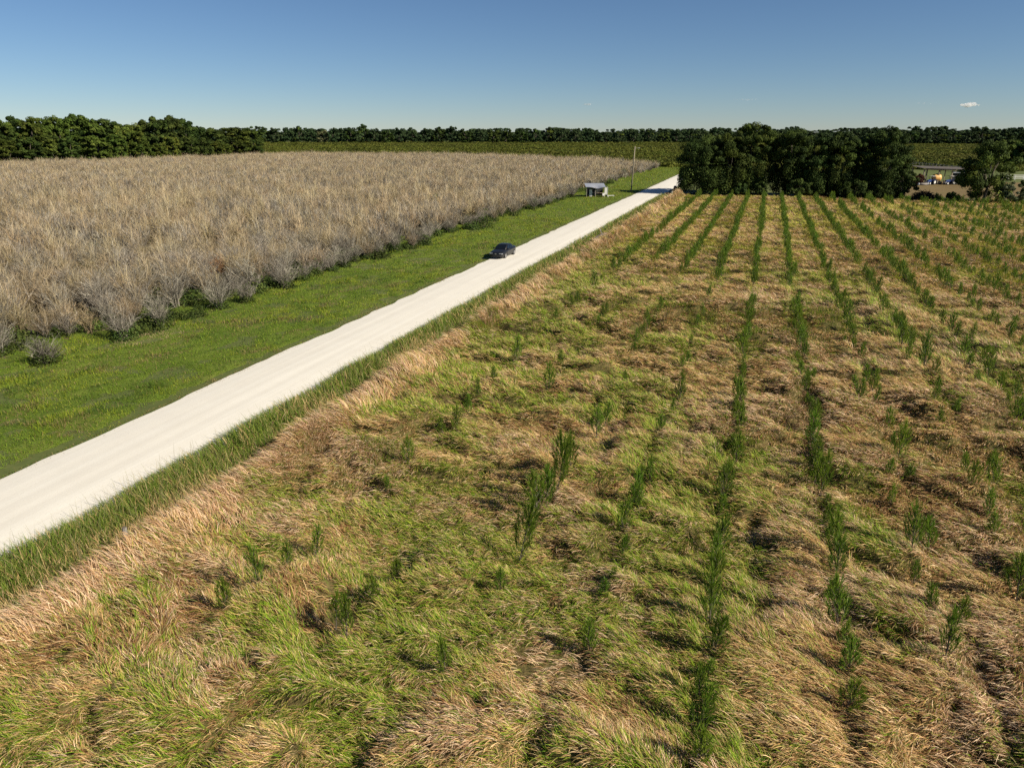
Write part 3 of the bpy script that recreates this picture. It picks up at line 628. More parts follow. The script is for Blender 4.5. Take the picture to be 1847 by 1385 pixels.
def build_pines():
    cand = []                                   # (row, y, dx, kind, scale)
    hand = {-4: [(567, 1003), (520, 1038), (472, 1078), (410, 1112), (702, 884), (737, 843), (800, 786), (822, 778), (846, 752), (862, 728), (893, 702), (930, 655)],
            -3: [(625, 1142), (605, 1122), (672, 1085), (716, 1052), (990, 705), (1010, 660)],
            -2: [(903, 1062), (935, 1008), (972, 935), (985, 915), (1000, 905), (1018, 880), (1028, 862), (805, 1208), (1130, 697), (1075, 786), (1090, 765)],
            -1: [(1065, 1172), (1092, 1085), (1105, 1062), (1120, 1003), (1146, 925), (1152, 905), (1172, 872), (1190, 790), (1212, 745), (1225, 722), (1240, 662)],
            2: [(1700, 1205), (1680, 1110), (1650, 1045), (1642, 1008), (1607, 908), (1600, 868), (1550, 728), (1545, 705), (1520, 625)],
            3: [(1790, 975), (1780, 938), (1750, 892), (1742, 855), (1692, 768), (1680, 735), (1630, 668), (1622, 640), (1590, 575)],
            4: [(1835, 1080), (1818, 740), (1830, 760), (1762, 695), (1745, 660), (1740, 640), (1700, 590)]}
    for k, lst in hand.items():
        for p in lst:
            xx, yy = at(p[0], p[1], .25); cand.append((k, yy, xx-ROWS[k]))
    for k, x0 in ROWS.items():
        yy = 9. if k in (0, 1) else (42. if k < -1 else (20. if k < 5 else 16.))
        while yy < field_end(x0)-1:
            far = yy > 68
            pr = {0: .92, 1: .98}.get(k, .4)
            if k in (-1, -2): pr = .6 if yy > 40 else .35
            if k in (2,): pr = .88 if yy > 45 else .55
            if k >= 3: pr = .78 if yy > 45 else .5
            if far and k <= 4: pr = .96
            if 5 <= k <= 9: pr = .82
            if k == -1 and 80 < yy < 135: pr = .97
            if far and k == -3: pr = .9 if not 60 < yy < 85 else .2
            if k >= 5: pr = .8 if yy > 32 else .6
            if -4 <= k <= 1 and (61 < yy < 68 if k >= -1 else 57 < yy < 72): pr = .12
            if fbm(np.array([x0/6.]), np.array([yy/9.]), 141, 2)[0] < .34: pr *= .45
            if rng.random() < pr: cand.append((k, yy, rng.normal(0, .14)))
            yy += rng.uniform(.85, 1.35) if k in (0, 1) or far else rng.uniform(1.3, 2.2)
    vis = []; rest = []
    for k, yy, dx in cand:
        xx = ROWS[k]+dx; px, py = proj_x(xx, yy, .6)
        if -40 < px < 1887 and py < 1400: vis.append((math.hypot(xx, yy), k, xx, yy, 0 <= px <= 1847))
    vis.sort(); ind = [v for v in vis if v[4]][:300]; rest = [v for v in vis if v not in ind]
    byrow = {}
    for v in ind: byrow.setdefault(v[1], []).append(v)
    for k in sorted(byrow):
        for i, (d, _, xx, yy, _v) in enumerate(sorted(byrow[k], key=lambda v: v[3])):
            kd = int(rng.integers(0, 5)); s = rng.uniform(.68, 1.12)
            if k == -2 and 18 < yy < 27: kd = 5; s = rng.uniform(1.0, 1.15)
            z = max(0., float(mound(np.array([xx]), np.array([yy]))[0])-.25)
            e = empty('pine_sapling', (xx, yy, z), 0, s); e.rotation_euler = (rng.normal(0, .09), rng.normal(0, .09), rng.uniform(0, 6)); e.scale = (s*rng.uniform(.75, 1.15), s*rng.uniform(.75, 1.15), s*rng.uniform(.7, 1.1))
            rowname = 'row nearest the road' if k == -4 else '%s row from the road' % ordn(k+4)
            tag(e, 'young pine in the %s, %s from its near end' % (rowname, ordn(i)), 'pine tree', 'young pines planted in rows in the straw field')
            link('stem', PINES[kd][0], e); link('needles', PINES[kd][1], e)
    n = len(rest); xx = np.array([r[2] for r in rest]); yy = np.array([r[3] for r in rest]); s = rng.uniform(.8, 1.25, n)
    z = np.maximum(0, mound(xx, yy)-.25)
    print('pines', len(ind), n)
    far = []
    for i in range(4):
        v, q, c = PINES[i][2]; v = v.reshape(-1, 6, 3); cen = v.mean(1, keepdims=True); k = slice(0, len(v), 2)
        v2 = ((v-cen)*np.array([1.8, 1.8, 1.15])+cen)[k].reshape(-1, 3); c2 = c.reshape(-1, 6, 3)[k].reshape(-1, 3); m_ = len(v2)//6
        ii = np.arange(m_)[:, None]*6; q2 = np.concatenate([ii+np.array([[0, 1, 2, 3]]), ii+np.array([[3, 2, 4, 5]])], 0)
        far.append(npmesh('pine_far', v2, q2, M_NEEDLE, c2))
    scatter('pine_rows', far, np.stack([xx, yy, z], -1), np.stack([np.zeros(n), np.zeros(n), rng.uniform(0, 6, n)], -1), np.stack([s*.95, s*.95, s*.78], -1),
            rng.integers(0, 4, n), 'distant green rows of young pines running to the oak grove', 'pine rows')
build_pines()

# ------------------------------------------------------------------ trees
OAKC = [(.030, .050, .011), (.039, .061, .013), (.052, .078, .017), (.024, .040, .009), (.070, .10, .022)]
LIGHTC = [(.06, .09, .015), (.075, .105, .018), (.05, .075, .013), (.09, .115, .022)]
YELLC = [(.08, .105, .018), (.07, .095, .016), (.10, .115, .02), (.055, .08, .016)]
FARC = [(.032, .054, .020), (.041, .066, .025), (.026, .044, .018), (.05, .075, .030)]
PALEC = [(.13, .14, .065), (.16, .17, .08), (.11, .12, .055)]
def crown_pts(rx, ry, z0, z1, ncl, nlf, size, pal, flat=.7, droop=0., top=.5, skirt=1.3):
    """leaf clumps spread through an uneven crown; returns leaves and clump centres"""
    cz = z0+(z1-z0)*top; C = []
    ph = rng.uniform(0, 50)
    while len(C) < ncl:
        u = rng.normal(0, 1, 3); u /= np.linalg.norm(u); r = rng.uniform(.25, 1.)**.45
        lump = .74+.42*float(fbm(np.array([u[0]*1.7+ph]), np.array([u[1]*1.7+u[2]*1.3]), 7, 2)[0])
        hz = (z1-cz) if u[2] > 0 else (cz-z0)
        if u[2] > .75: r *= .9
        wd = 1. if u[2] > 0 else min(skirt, (1-.75*u[2]*u[2])**-.5)      # skirt of low boughs: full width well down
        C.append((u[0]*rx*r*lump*wd, u[1]*ry*r*lump*wd, cz+u[2]*hz*r*min(1., lump+.1)))
    C = np.array(C); per = np.maximum(8, (nlf*rng.uniform(.5, 1.5, ncl)).astype(int)); i = np.repeat(np.arange(ncl), per); n = len(i)
    cr = (rx+ry)*.5*rng.uniform(.13, .31, ncl)*(1. if ncl < 150 else .88)
    u = rng.normal(0, 1, (n, 3)); u /= np.linalg.norm(u, axis=1, keepdims=True); r = rng.uniform(.2, 1., n)**.5
    off = u*(r*cr[i])[:, None]*np.array([1, 1, flat]); P = C[i]+off
    if droop: low = P[:, 2] < z0+(z1-z0)*.4; P[low, 2] -= droop*rng.random(int(low.sum()))*cr[i][low]
    P[:, 2] = np.maximum(P[:, 2], .15)
    base = np.array(pal)[rng.integers(0, len(pal), ncl)]*rng.uniform(.8, 1.25, (ncl, 1))
    col = base[i]*rng.uniform(.75, 1.3, (n, 1))
    V, Q = leaf_cards(P, u+np.array([0, 0, .35])+rng.normal(0, .45, (n, 3)), rng.uniform(.6, 1.35, n)*size, .6)
    return V, Q, np.repeat(col, 4, 0), C
def trunk_mesh(C, h, r, fork, nl=9, k=8, zt=None):
    mb = MB(); top = np.array([rng.normal(0, .3), rng.normal(0, .3), fork])
    mb.tube([(0, 0, -.2), (0, 0, .25), tuple(top*.5+np.array([.05, 0, 0])), tuple(top)], [r*1.45, r*1.05, r*.92, r*.8], k)
    for c in C[rng.permutation(len(C))[:nl]]:
        m = top*.45+c*.55+np.array([0, 0, -.06*h])+rng.normal(0, .02*h, 3)
        mb.tube([tuple(top*.96), tuple(m), tuple(c)], [r*.55, r*.32, r*.1], max(5, k-2))
    return mb.mesh('tree_trunk', M_BARK, True)
def tree_kind(rx, ry, z0, z1, ncl, nlf, size, pal, r, fork, m, **kw):
    V, Q, C, cc = crown_pts(rx, ry, z0, z1, ncl, nlf, size, pal, **kw)
    return trunk_mesh(cc, z1, r, fork), npmesh('tree_crown', V, Q, m, C)
def plant(name, kind, x, y, s, rz, label, cat, group=None, sz=None):
    e = empty(name, (x, y, 0), rz); e.scale = (s, s, sz or s); tag(e, label, cat, group)
    link('trunk', kind[0], e); link('crown', kind[1], e); return e

# the dark oak grove at the end of the field: each with a crown of its own
GROVE = [(1266, 351, 243, 55, 'leftmost oak of the dark grove, its low branches overhanging the road'),
         (1312, 351, 229, 46, 'second oak from the road in the dark grove, behind the overhanging one'),
         (1350, 352, 214, 43, 'tallest oak of the dark grove, with an open twiggy peak'),
         (1413, 353, 225, 44, 'oak in the dark grove just right of the bright grass gap'),
         (1462, 354, 232, 40, 'broad oak at the middle of the dark grove, second right of the gap'),
         (1505, 355, 231, 42, 'oak right of the grove\'s middle, third right of the grass gap'),
         (1553, 356, 231, 41, 'oak in the dark grove second from its right-hand end'),
         (1594, 357, 221, 45, 'tall rounded oak closing the right-hand end of the dark grove')]
for i, (px, pb, ptop, hw, lab) in enumerate(GROVE):
    x, y = at(px, pb); k = ppm(pb); h = (pb-ptop)/k; r = hw/k
    kd = tree_kind(r*1.03, r*.95, [2.6, 1.4, .8, 1.8, .7, 1.1, .7, .7][i], h, 235 if i == 0 else 170, 300, .15, [OAKC, OAKC+LIGHTC[:2], OAKC[:3]+LIGHTC, OAKC+LIGHTC[2:3], OAKC, OAKC+LIGHTC[:1], OAKC, OAKC[:4]][i], .42, h*.28, M_OAK, droop=2.2, top=.42 if i not in (2, 3) else .5, skirt=1.3 if i not in (2, 3) else .95)
    plant('oak_tree', kd, x, y+rng.uniform(0, 3), 1., rng.uniform(0, 6), lab, 'tree', 'oaks of the dark grove')
xx_, yy_ = at(1288, 349); kk_ = ppm(349)
plant('oak_tree', tree_kind(38/kk_, 36/kk_, 1.2, 108/kk_, 150, 260, .16, OAKC, .35, 3.5, M_OAK, droop=1.5, top=.45), xx_, yy_+4, 1., 1., 'oak mostly hidden behind the first two oaks of the dark grove', 'tree', 'oaks of the dark grove')
def shrub(px, pb, ptop, hw, lab, pal, n=40, cat='bush', m=M_OAK, size=.18, name='shrub'):
    x, y = at(px, pb); k = ppm(pb); h = (pb-ptop)/k; r = hw/k
    plant(name, tree_kind(r, r, .15, h, n, 130, size, pal, .12, h*.25, m, top=.4), x, y, 1., 0., lab, cat)
shrub(1626, 359, 292, 24, 'lower dark shrub leaning out at the right end of the oak grove', OAKC)
shrub(1590, 360, 325, 26, 'low dark undergrowth bush below the tall rounded oak', OAKC)
shrub(1332, 354, 330, 18, 'low dark bush between the trunks under the tallest oak', OAKC)
shrub(1370, 354, 322, 12, 'dark drooping bush on the left side of the bright grass gap', OAKC)
shrub(1437, 356, 322, 24, 'low dark bush at the foot of the grove right of the grass gap', OAKC)
shrub(1540, 359, 322, 28, 'low dark bush at the foot of the grove, left of its right-hand end', OAKC)
x, y = at(1772, 365); k = ppm(365)
plant('tree', tree_kind(50/k, 46/k, 1.0, 121/k, 95, 220, .19, LIGHTC+OAKC[:2], .3, 3., M_OAK, droop=.8, top=.42), x, y, 1., .5, 'single bright green round-crowned tree right of the pole barn', 'tree')
shrub(1822, 368, 322, 22, 'grey-green shrubby tree at the right frame edge, below the white rail', [(.09, .11, .05), (.07, .085, .035), (.12, .13, .07)], 40, 'tree', size=.17, name='small_tree')
shrub(1848, 366, 318, 18, 'dull green bush cut by the right frame edge', OAKC+LIGHTC[:1])
shrub(1716, 362, 346, 11, 'small round dark bush in the yard left of the bright tree', OAKC)
shrub(1655, 333, 312, 10, 'dark red-brown leafy bush left of the pole barn', [(.10, .035, .02), (.07, .03, .02), (.12, .05, .025)])
shrub(1738, 318, 300, 12, 'dark shrub behind the right end of the pole barn roof', OAKC)

# heap of dead branches by the field edge
def brush_heap():
    x, y = at(1664, 362); e = empty('branch_pile', (x, y, 0)); tag(e, 'rounded dark brown heap of cut branches at the field edge before the barn', 'branch pile')
    n = 700; a = rng.uniform(0, 2*PI, n); A = np.stack([np.cos(a)*2.3*rng.random(n)**.5, np.sin(a)*1.6*rng.random(n)**.5, np.zeros(n)], -1)
    A[:, 2] = rng.random(n)*1.9*np.sqrt(np.maximum(0, 1-(A[:, 0]/2.4)**2)); D = rng.normal(0, 1, (n, 3)); D[:, 2] *= .35; D /= np.linalg.norm(D, axis=1, keepdims=True)
    B = A+D*rng.uniform(.4, 1.1, (n, 1)); B[:, 2] = np.abs(B[:, 2])
    v, q, c = sticks(A, B, np.full(n, .05), np.full(n, .02), pick(n, [(.05, .035, .025), (.07, .045, .03), (.035, .028, .02)]))
    link('branches', npmesh('branches', v, q, M_TWIG, c), e)
    v, q, c = leaf_base(1.7, 2.1, 700, .16, [(.035, .028, .018), (.05, .03, .02), (.025, .03, .014)]); link('dead_leaves', npmesh('dead_leaves', v, q, M_BUSHLEAF, c), e)
brush_heap()

# ---- tall wood beyond the thicket on the left, tree by tree
MIDK = [tree_kind(5.2, 5., 1., 17., 105, 120, .36, p, .38, 4.5, M_FARLEAF, top=.45, droop=.5) for p in (LIGHTC, LIGHTC+OAKC, OAKC, OAKC+LIGHTC, LIGHTC+YELLC[:1], YELLC)]
def left_wood():
    L = [(-45, 298, 209, 26, 1), (8, 297, 205, 27, 3), (38, 296, 207, 24, 1), (70, 296, 208, 24, 0), (97, 295, 208, 23, 0), (118, 295, 205, 20, 4), (142, 294, 203, 25, 1), (168, 294, 205, 25, 0), (196, 293, 209, 24, 3),
         (222, 293, 217, 22, 1), (248, 292, 219, 22, 4), (272, 291, 214, 20, 2), (292, 291, 208, 20, 2), (318, 290, 206, 24, 2), (342, 289, 212, 20, 2), (362, 286, 227, 18, 2), (390, 287, 229, 22, 2), (428, 284, 226, 27, 3), (455, 282, 229, 22, 1)]
    adj = {0: 'bright green', 1: 'mid green', 2: 'dark green', 3: 'deep green', 4: 'yellowish green'}
    nth = {}
    for i, (px, pb, pt, hw, kd) in enumerate(L):
        x, y = at(px, pb); k = ppm(pb); h = (pb-pt)/k; sxy = hw/k/4.6
        lab = '%s tall tree in the wood behind the thicket, %s from the left' % (adj[kd], ordn(max(i-1, 0))) if i else 'mid green tall tree cut by the left frame edge behind the thicket'
        plant('tall_tree', MIDK[kd], x, y, sxy, rng.uniform(0, 6), lab, 'tree', 'tall trees of the left wood', sz=h/16.6)
    U = [(20, 299, 250, 22, 0, 'bright green'), (60, 298, 246, 22, 2, 'dark'), (100, 297, 240, 20, 3, 'deep green'), (130, 297, 245, 16, 2, 'nearly black'), (180, 296, 243, 22, 0, 'light green'), (215, 295, 238, 20, 4, 'olive'), (235, 294, 228, 17, 5, 'yellow'),
         (255, 294, 233, 18, 5, 'yellow-green'), (262, 294, 255, 16, 4, 'pale olive'), (290, 292, 256, 16, 4, 'light olive'), (315, 291, 243, 15, 5, 'golden green'), (345, 290, 245, 16, 2, 'dark green'), (392, 288, 252, 14, 5, 'olive yellow'), (408, 287, 258, 14, 4, 'soft olive'), (372, 289, 247, 14, 2, 'dark leafy')]
    for px, pb, pt, hw, kd, c in U:
        x, y = at(px, pb); k = ppm(pb); h = (pb-pt)/k
        where = 'left of' if px < 200 else ('among' if px < 330 else 'right of')
        plant('small_tree', MIDK[kd], x, y, hw/k/4.6, rng.uniform(0, 6), '%s low tree fronting the tall wood, %s low one from the left' % (c, ordn([u_[0] for u_ in sorted(U)].index(px))), 'tree', 'low trees fronting the left wood', sz=h/16.6)
left_wood()

# ---- far tree line across the horizon
FARK = [tree_kind(8.5, 8., .5, 19., 46, 50, .85, p, .5, 5., M_FARLEAF, top=.45) for p in (FARC, FARC, FARC+OAKC, FARC+LIGHTC[:2], OAKC)]
PALEK = tree_kind(9., 8., .3, 18., 42, 34, 1.1, PALEC, .5, 5., M_FARLEAF, top=.42)
def far_line():
    tops = [(478, 229), (498, 228), (520, 229), (541, 226), (562, 231), (583, 233), (605, 228), (630, 230), (656, 224), (678, 229), (700, 232), (722, 228), (745, 229), (770, 229), (793, 229), (817, 225), (842, 229), (866, 231), (890, 230), (915, 231),
            (940, 232), (965, 231), (990, 228), (1012, 229), (1038, 229), (1062, 234), (1088, 236), (1115, 236), (1142, 235), (1170, 234), (1196, 235), (1220, 233), (1245, 237), (1268, 235), (1290, 231), (1640, 235), (1665, 236), (1690, 237), (1716, 238), (1742, 236), (1766, 236), (1790, 238), (1815, 237), (1842, 237)]
    cnt = {}
    for px, pt in tops:
        pb = 259 if px < 1300 else 262; x, y = at(px, pb); k = ppm(pb); h = (pb-pt)/k; pale = px == 583
        if pale: lab = 'pale olive leafless-looking tree standing out in the far treeline'
        else:
            seg = 'left of the pale olive tree' if px < 583 else ('between pale tree and utility pole' if px < 1143 else ('between utility pole and grove' if px < 1400 else 'right of the grove'))
            c = cnt.get(seg, 0); cnt[seg] = c+1
            lab = 'dark far treeline tree %s, %s from left' % (seg, ordn(c))
        plant('far_tree', PALEK if pale else FARK[int(rng.integers(0, 5))], x, y, rng.uniform(.95, 1.2), rng.uniform(0, 6), lab, 'tree', 'trees of the far treeline', sz=h/18.6)
    # trees at the right frame edge, nearer than the far line
    for px, pb, pt, hw, lab in [(1812, 300, 248, 26, 'dull green tree behind the bright round tree at the right'), (1848, 302, 246, 24, 'grey-green tree cut by the right frame edge above the white rail')]:
        x, y = at(px, pb); k = ppm(pb); plant('tree', MIDK[3], x, y, hw/k/4.6, 1., lab, 'tree', sz=(pb-pt)/k/16.6)
    # the wood that stands behind them
    P, R, S, I = [], [], [], []
    for depth, n in ((0, 120), (1, 150), (2, 170), (3, 190)):
        for i in range(n):
            px = -250+2350*(i+rng.random())/n; pb = 257.5-1.7*depth+rng.uniform(-.5, .5)+(2.5 if px > 1400 else 0)
            x, y = at(px, pb); P.append((x, y, 0)); R.append((0, 0, rng.uniform(0, 6))); hh = rng.choice([rng.uniform(.5, .8), rng.uniform(.75, 1.08)])*(1+.09*depth)
            if px < 470: hh *= 1.05
            S.append((1.25+.2*depth, 1.25+.2*depth, hh)); I.append(int(rng.integers(0, 4)))
    srcs = []
    for i in range(4):
        V, Q, C, _ = crown_pts(9, 8.5, .2, 18.5, 38, 36, 1.1, FARC, top=.45); srcs.append(npmesh('far_crown', V, Q, M_FARLEAF, C))
    scatter('far_wood', srcs, np.array(P), np.array(R), np.array(S), np.array(I), 'dark green distant wood closing the horizon behind the far treeline', 'wood')
far_line()

# ---- broad field of low green bushes between thicket and far trees
def green_field():
    srcs = []
    for i in range(5):
        pal = [[(.09, .105, .016), (.10, .115, .018)], [(.08, .095, .015), (.09, .105, .017)], [(.105, .115, .02), (.095, .105, .018)], [(.07, .085, .015)], [(.11, .115, .024), (.10, .105, .02)]][i]
        V, Q, C, _ = crown_pts(3.8, 3.8, 0., 1.7, 24, 18, .42, pal, top=.3); srcs.append(npmesh('field_bush', V, Q, M_BUSHLEAF, C))
    pts = []
    for d0, d1, dens, s in ((230, 420, .055, 1.), (420, 680, .030, 1.35), (680, 1020, .016, 1.8)):
        x, y = wedge(d0, d1, dens, -1100, 900, 150, 1100, 48); ys = np.interp(np.arctan2(y, x), *(lambda o: (np.arctan2(back_w[:, 1], back_w[:, 0])[o], np.hypot(back_w[:, 0], back_w[:, 1])[o]))(np.argsort(np.arctan2(back_w[:, 1], back_w[:, 0]))))
        k = ((x < -36) & (np.hypot(x, y) > ys+6)) | ((x > -10) & (np.hypot(x, y) > 262+30*vn(x/40, y/40, 5)+sstep(25, 45, x)*58)) | ((x <= -10) & (x >= -19) & (y > 235)) | ((x <= -19) & (x >= -36) & (y > 400))
        x, y = x[k], y[k]; pts.append((x, y, np.full(len(x), s)))
    x = np.concatenate([p[0] for p in pts]); y = np.concatenate([p[1] for p in pts]); s = np.concatenate([p[2] for p in pts])*rng.uniform(.75, 1.2, len(x)); n = len(x)
    hz = (.75+.5*fbm(x/60, y/60, 151))*rng.uniform(.8, 1.15, n)
    idx = np.clip((fbm(x/70, y/45, 157, 3)*6.5-1).astype(int)+rng.integers(-1, 2, n), 0, 4)
    print('green bushes', n)
    scatter('low_green_bushes', srcs, np.stack([x, y, np.zeros(n)], -1), np.stack([np.zeros(n), np.zeros(n), rng.uniform(0, 6, n)], -1), np.stack([s, s, hz], -1), idx,
            'low green bush field between the bare thicket and the far trees', 'bushes')
green_field()

# ------------------------------------------------------------------ utility pole
def utility_pole():
    x, y = at(1138, 347); e = empty('utility_pole', (x, y, 0)); tag(e, 'tall grey wooden utility pole with a small lamp arm beside the road', 'utility pole')
    h = 10.4
    MB().tube([(0, 0, -.3), (.2, 0, h*.5), (.38, 0, h)], [.17, .145, .115], 10).build('pole', M_WOOD, e, True)
    MB().tube([(.38, 0, h-.55), (.9, 0, h-.35), (1.45, 0, h-.38)], .035, 6).build('lamp_arm', M_STEEL, e, True)
    o = MB().loft([[(1.35+dx, dy*w_, h-.42+dz) for dx, dz in [(0, 0)] for dy, dz in ((-.12, -.02), (.12, -.02), (.09, .09), (-.09, .09))] for dx, w_ in ((0, .6), (.12, 1.), (.5, 1.), (.66, .4))]).build('lamp_head', M_STEEL, e)
    # cable guard and a stub bracket part way down
    MB().tube([(.15, -.2, 2.2), (.3, -.18, 6.9)], .04, 6).build('cable_guard', M_DARK, e)
    mb = MB(); mb.tube([(.26, 0, 7.3), (-.12, 0, 8.)], .045, 5); mb.tube([(.26, 0, 7.3), (.66, 0, 7.9)], .045, 5); mb.build('bracket', M_DARK, e)
utility_pole()

# ------------------------------------------------------------------ open shed by the road
def shed():
    x, y = at(1074, 355); e = empty('open_shed', (x, y, 0), YAW+.0); tag(e, 'small open-sided shed with a pale sheet metal roof, left of the utility pole', 'shed')
    w, d = 2.15, 1.7
    # roof sheet: corrugated, low at the front middle where it sags
    xs = np.linspace(-w-.25, w-.15, 61); ys = np.linspace(-d-.3, d+.3, 9); X, Y = np.meshgrid(xs, ys)
    Z = 2.25+.14*(Y+d)-.32*np.exp(-((X-.1)/.95)**2)*sstep(d, -d-.3, Y)+.018*np.sin(X*2*PI/.15)
    V = np.stack([X, Y, Z], -1).reshape(-1, 3); nx = 61; i = np.arange(8*nx).reshape(8, nx)[:, :-1].ravel(); Q = np.stack([i, i+1, i+nx+1, i+nx], -1)
    V2 = V.copy(); V2[:, 2] -= .02; o = link('roof', npmesh('roof', np.concatenate([V, V2]), np.concatenate([Q, (Q+len(V))[:, ::-1]]), M_STEEL), e)
    for px_, py_ in ((-w, -d), (-.25, -d), (w-.4, -d), (-w, d), (0, d), (w-.4, d)):
        MB().box(px_-.05, px_+.05, py_-.05, py_+.05, 0, 2.12 if py_ < 0 and abs(px_) < 1 else (2.2 if py_ < 0 else 2.65)).build('post', M_GREYWOOD, e)
    mb = MB()
    for yy in (-d, d): mb.box(-w-.1, w-.2, yy-.03, yy+.03, (2.44 if yy < 0 else 2.9)-.12, 2.44 if yy < 0 else 2.9)
    # beams butt against the posts
    MB().box(-w+.06, -.31, -d-.02, -d+.04, 1.94, 2.08).build('beam', M_GREYWOOD, e)
    MB().box(-.19, w-.46, -d-.02, -d+.04, 1.84, 1.96).build('beam', M_GREYWOOD, e)
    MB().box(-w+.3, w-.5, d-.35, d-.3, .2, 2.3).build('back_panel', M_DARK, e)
    mb = MB(); mb.box(-.2, w-.5, -d+.5, -d+1.1, .86, .92)
    for xx in (-.15, w-.6): mb.box(xx-.04, xx+.04, -d+.55, -d+1.05, 0, .86)
    mb.build('counter', M_TAN, e)
    # white boards on the right side
    MB().box(w-.30, w+.36, -d+.35, -d+.40, .55, 2.05).build('white_board', M_WHITE, e)
    MB().box(w+.32, w+.38, -d+.30, d-.2, 0.05, 2.1).build('white_side_panel', M_WHITE, e)
    return x, y, e
sx, sy, _e = shed()
def near_shed(name, dx, dy, label, cat, build):
    c, s = math.cos(YAW), math.sin(YAW); e = empty(name, (sx+dx*c-dy*s, sy+dx*s+dy*c, 0), YAW); tag(e, label, cat); build(e)
def fridge(e):
    MB().box(-.3, .3, -.3, .3, .04, 1.02).build('body', M_WHITE, e, bevel=.02); MB().box(-.3, .3, -.36, -.305, .06, 1.0).build('lower_door', M_WHITE, e, bevel=.015)
    MB().box(-.3, .3, -.3, .3, 1.03, 1.62).build('freezer', M_WHITE, e, bevel=.02); MB().box(.22, .26, -.41, -.365, .5, .95).build('handle', M_STEEL, e)
near_shed('refrigerator', -1.15, -.5, 'narrow white refrigerator standing under the left half of the shed roof', 'refrigerator', fridge)
def tanbox(e):
    MB().box(-.18, .18, -.15, .15, .925, 1.45).build('box_body', M_TAN, e, bevel=.01); MB().box(-.2, .2, -.17, .17, 1.453, 1.5).build('lid', M_WHITE, e)
near_shed('carton', .15, -.95, 'pale tan carton with a white lid on the shed counter', 'box', tanbox)
def chair(e):
    MB().box(-.25, .25, -.25, .25, .40, .45).build('seat', M_WHITE, e, bevel=.01); MB().box(-.25, .25, .20, .25, .455, .95).build('backrest', M_WHITE, e, bevel=.01)
    for xx in (-.22, .22):
        for yy in (-.22, .22): MB().tube([(xx, yy, 0), (xx*.9, yy*.9, .4)], .025, 6).build('leg', M_WHITE, e)
near_shed('plastic_chair', 1.55, -2.15, 'white plastic chair at the front right corner of the shed', 'chair', chair)
def bench(e):
    MB().box(-.75, .75, -.35, .35, .28, .36).build('top', M_WHITE, e, bevel=.01)
    for xx in (-.6, .6): MB().box(xx-.06, xx+.06, -.3, .3, 0, .278).build('support', M_WHITE, e)
near_shed('low_bench', 3.3, -.9, 'low white slab bench on the grass right of the shed', 'bench', bench)
def barrel(e):
    MB().loft([[(math.cos(2*PI*j/16)*r_, math.sin(2*PI*j/16)*r_, z_) for j in range(16)] for z_, r_ in ((0, .27), (.3, .3), (.6, .3), (.88, .27))]).build('drum', M_DARK, e, True)
    MB().loft([[(math.cos(2*PI*j/16)*r_, math.sin(2*PI*j/16)*r_, z_) for j in range(16)] for z_, r_ in ((.882, .28), (.93, .28))]).build('lid', M_GREYWOOD, e)
near_shed('barrel', -.55, -.6, 'dark barrel in the deep shade beside the white refrigerator', 'barrel', barrel)

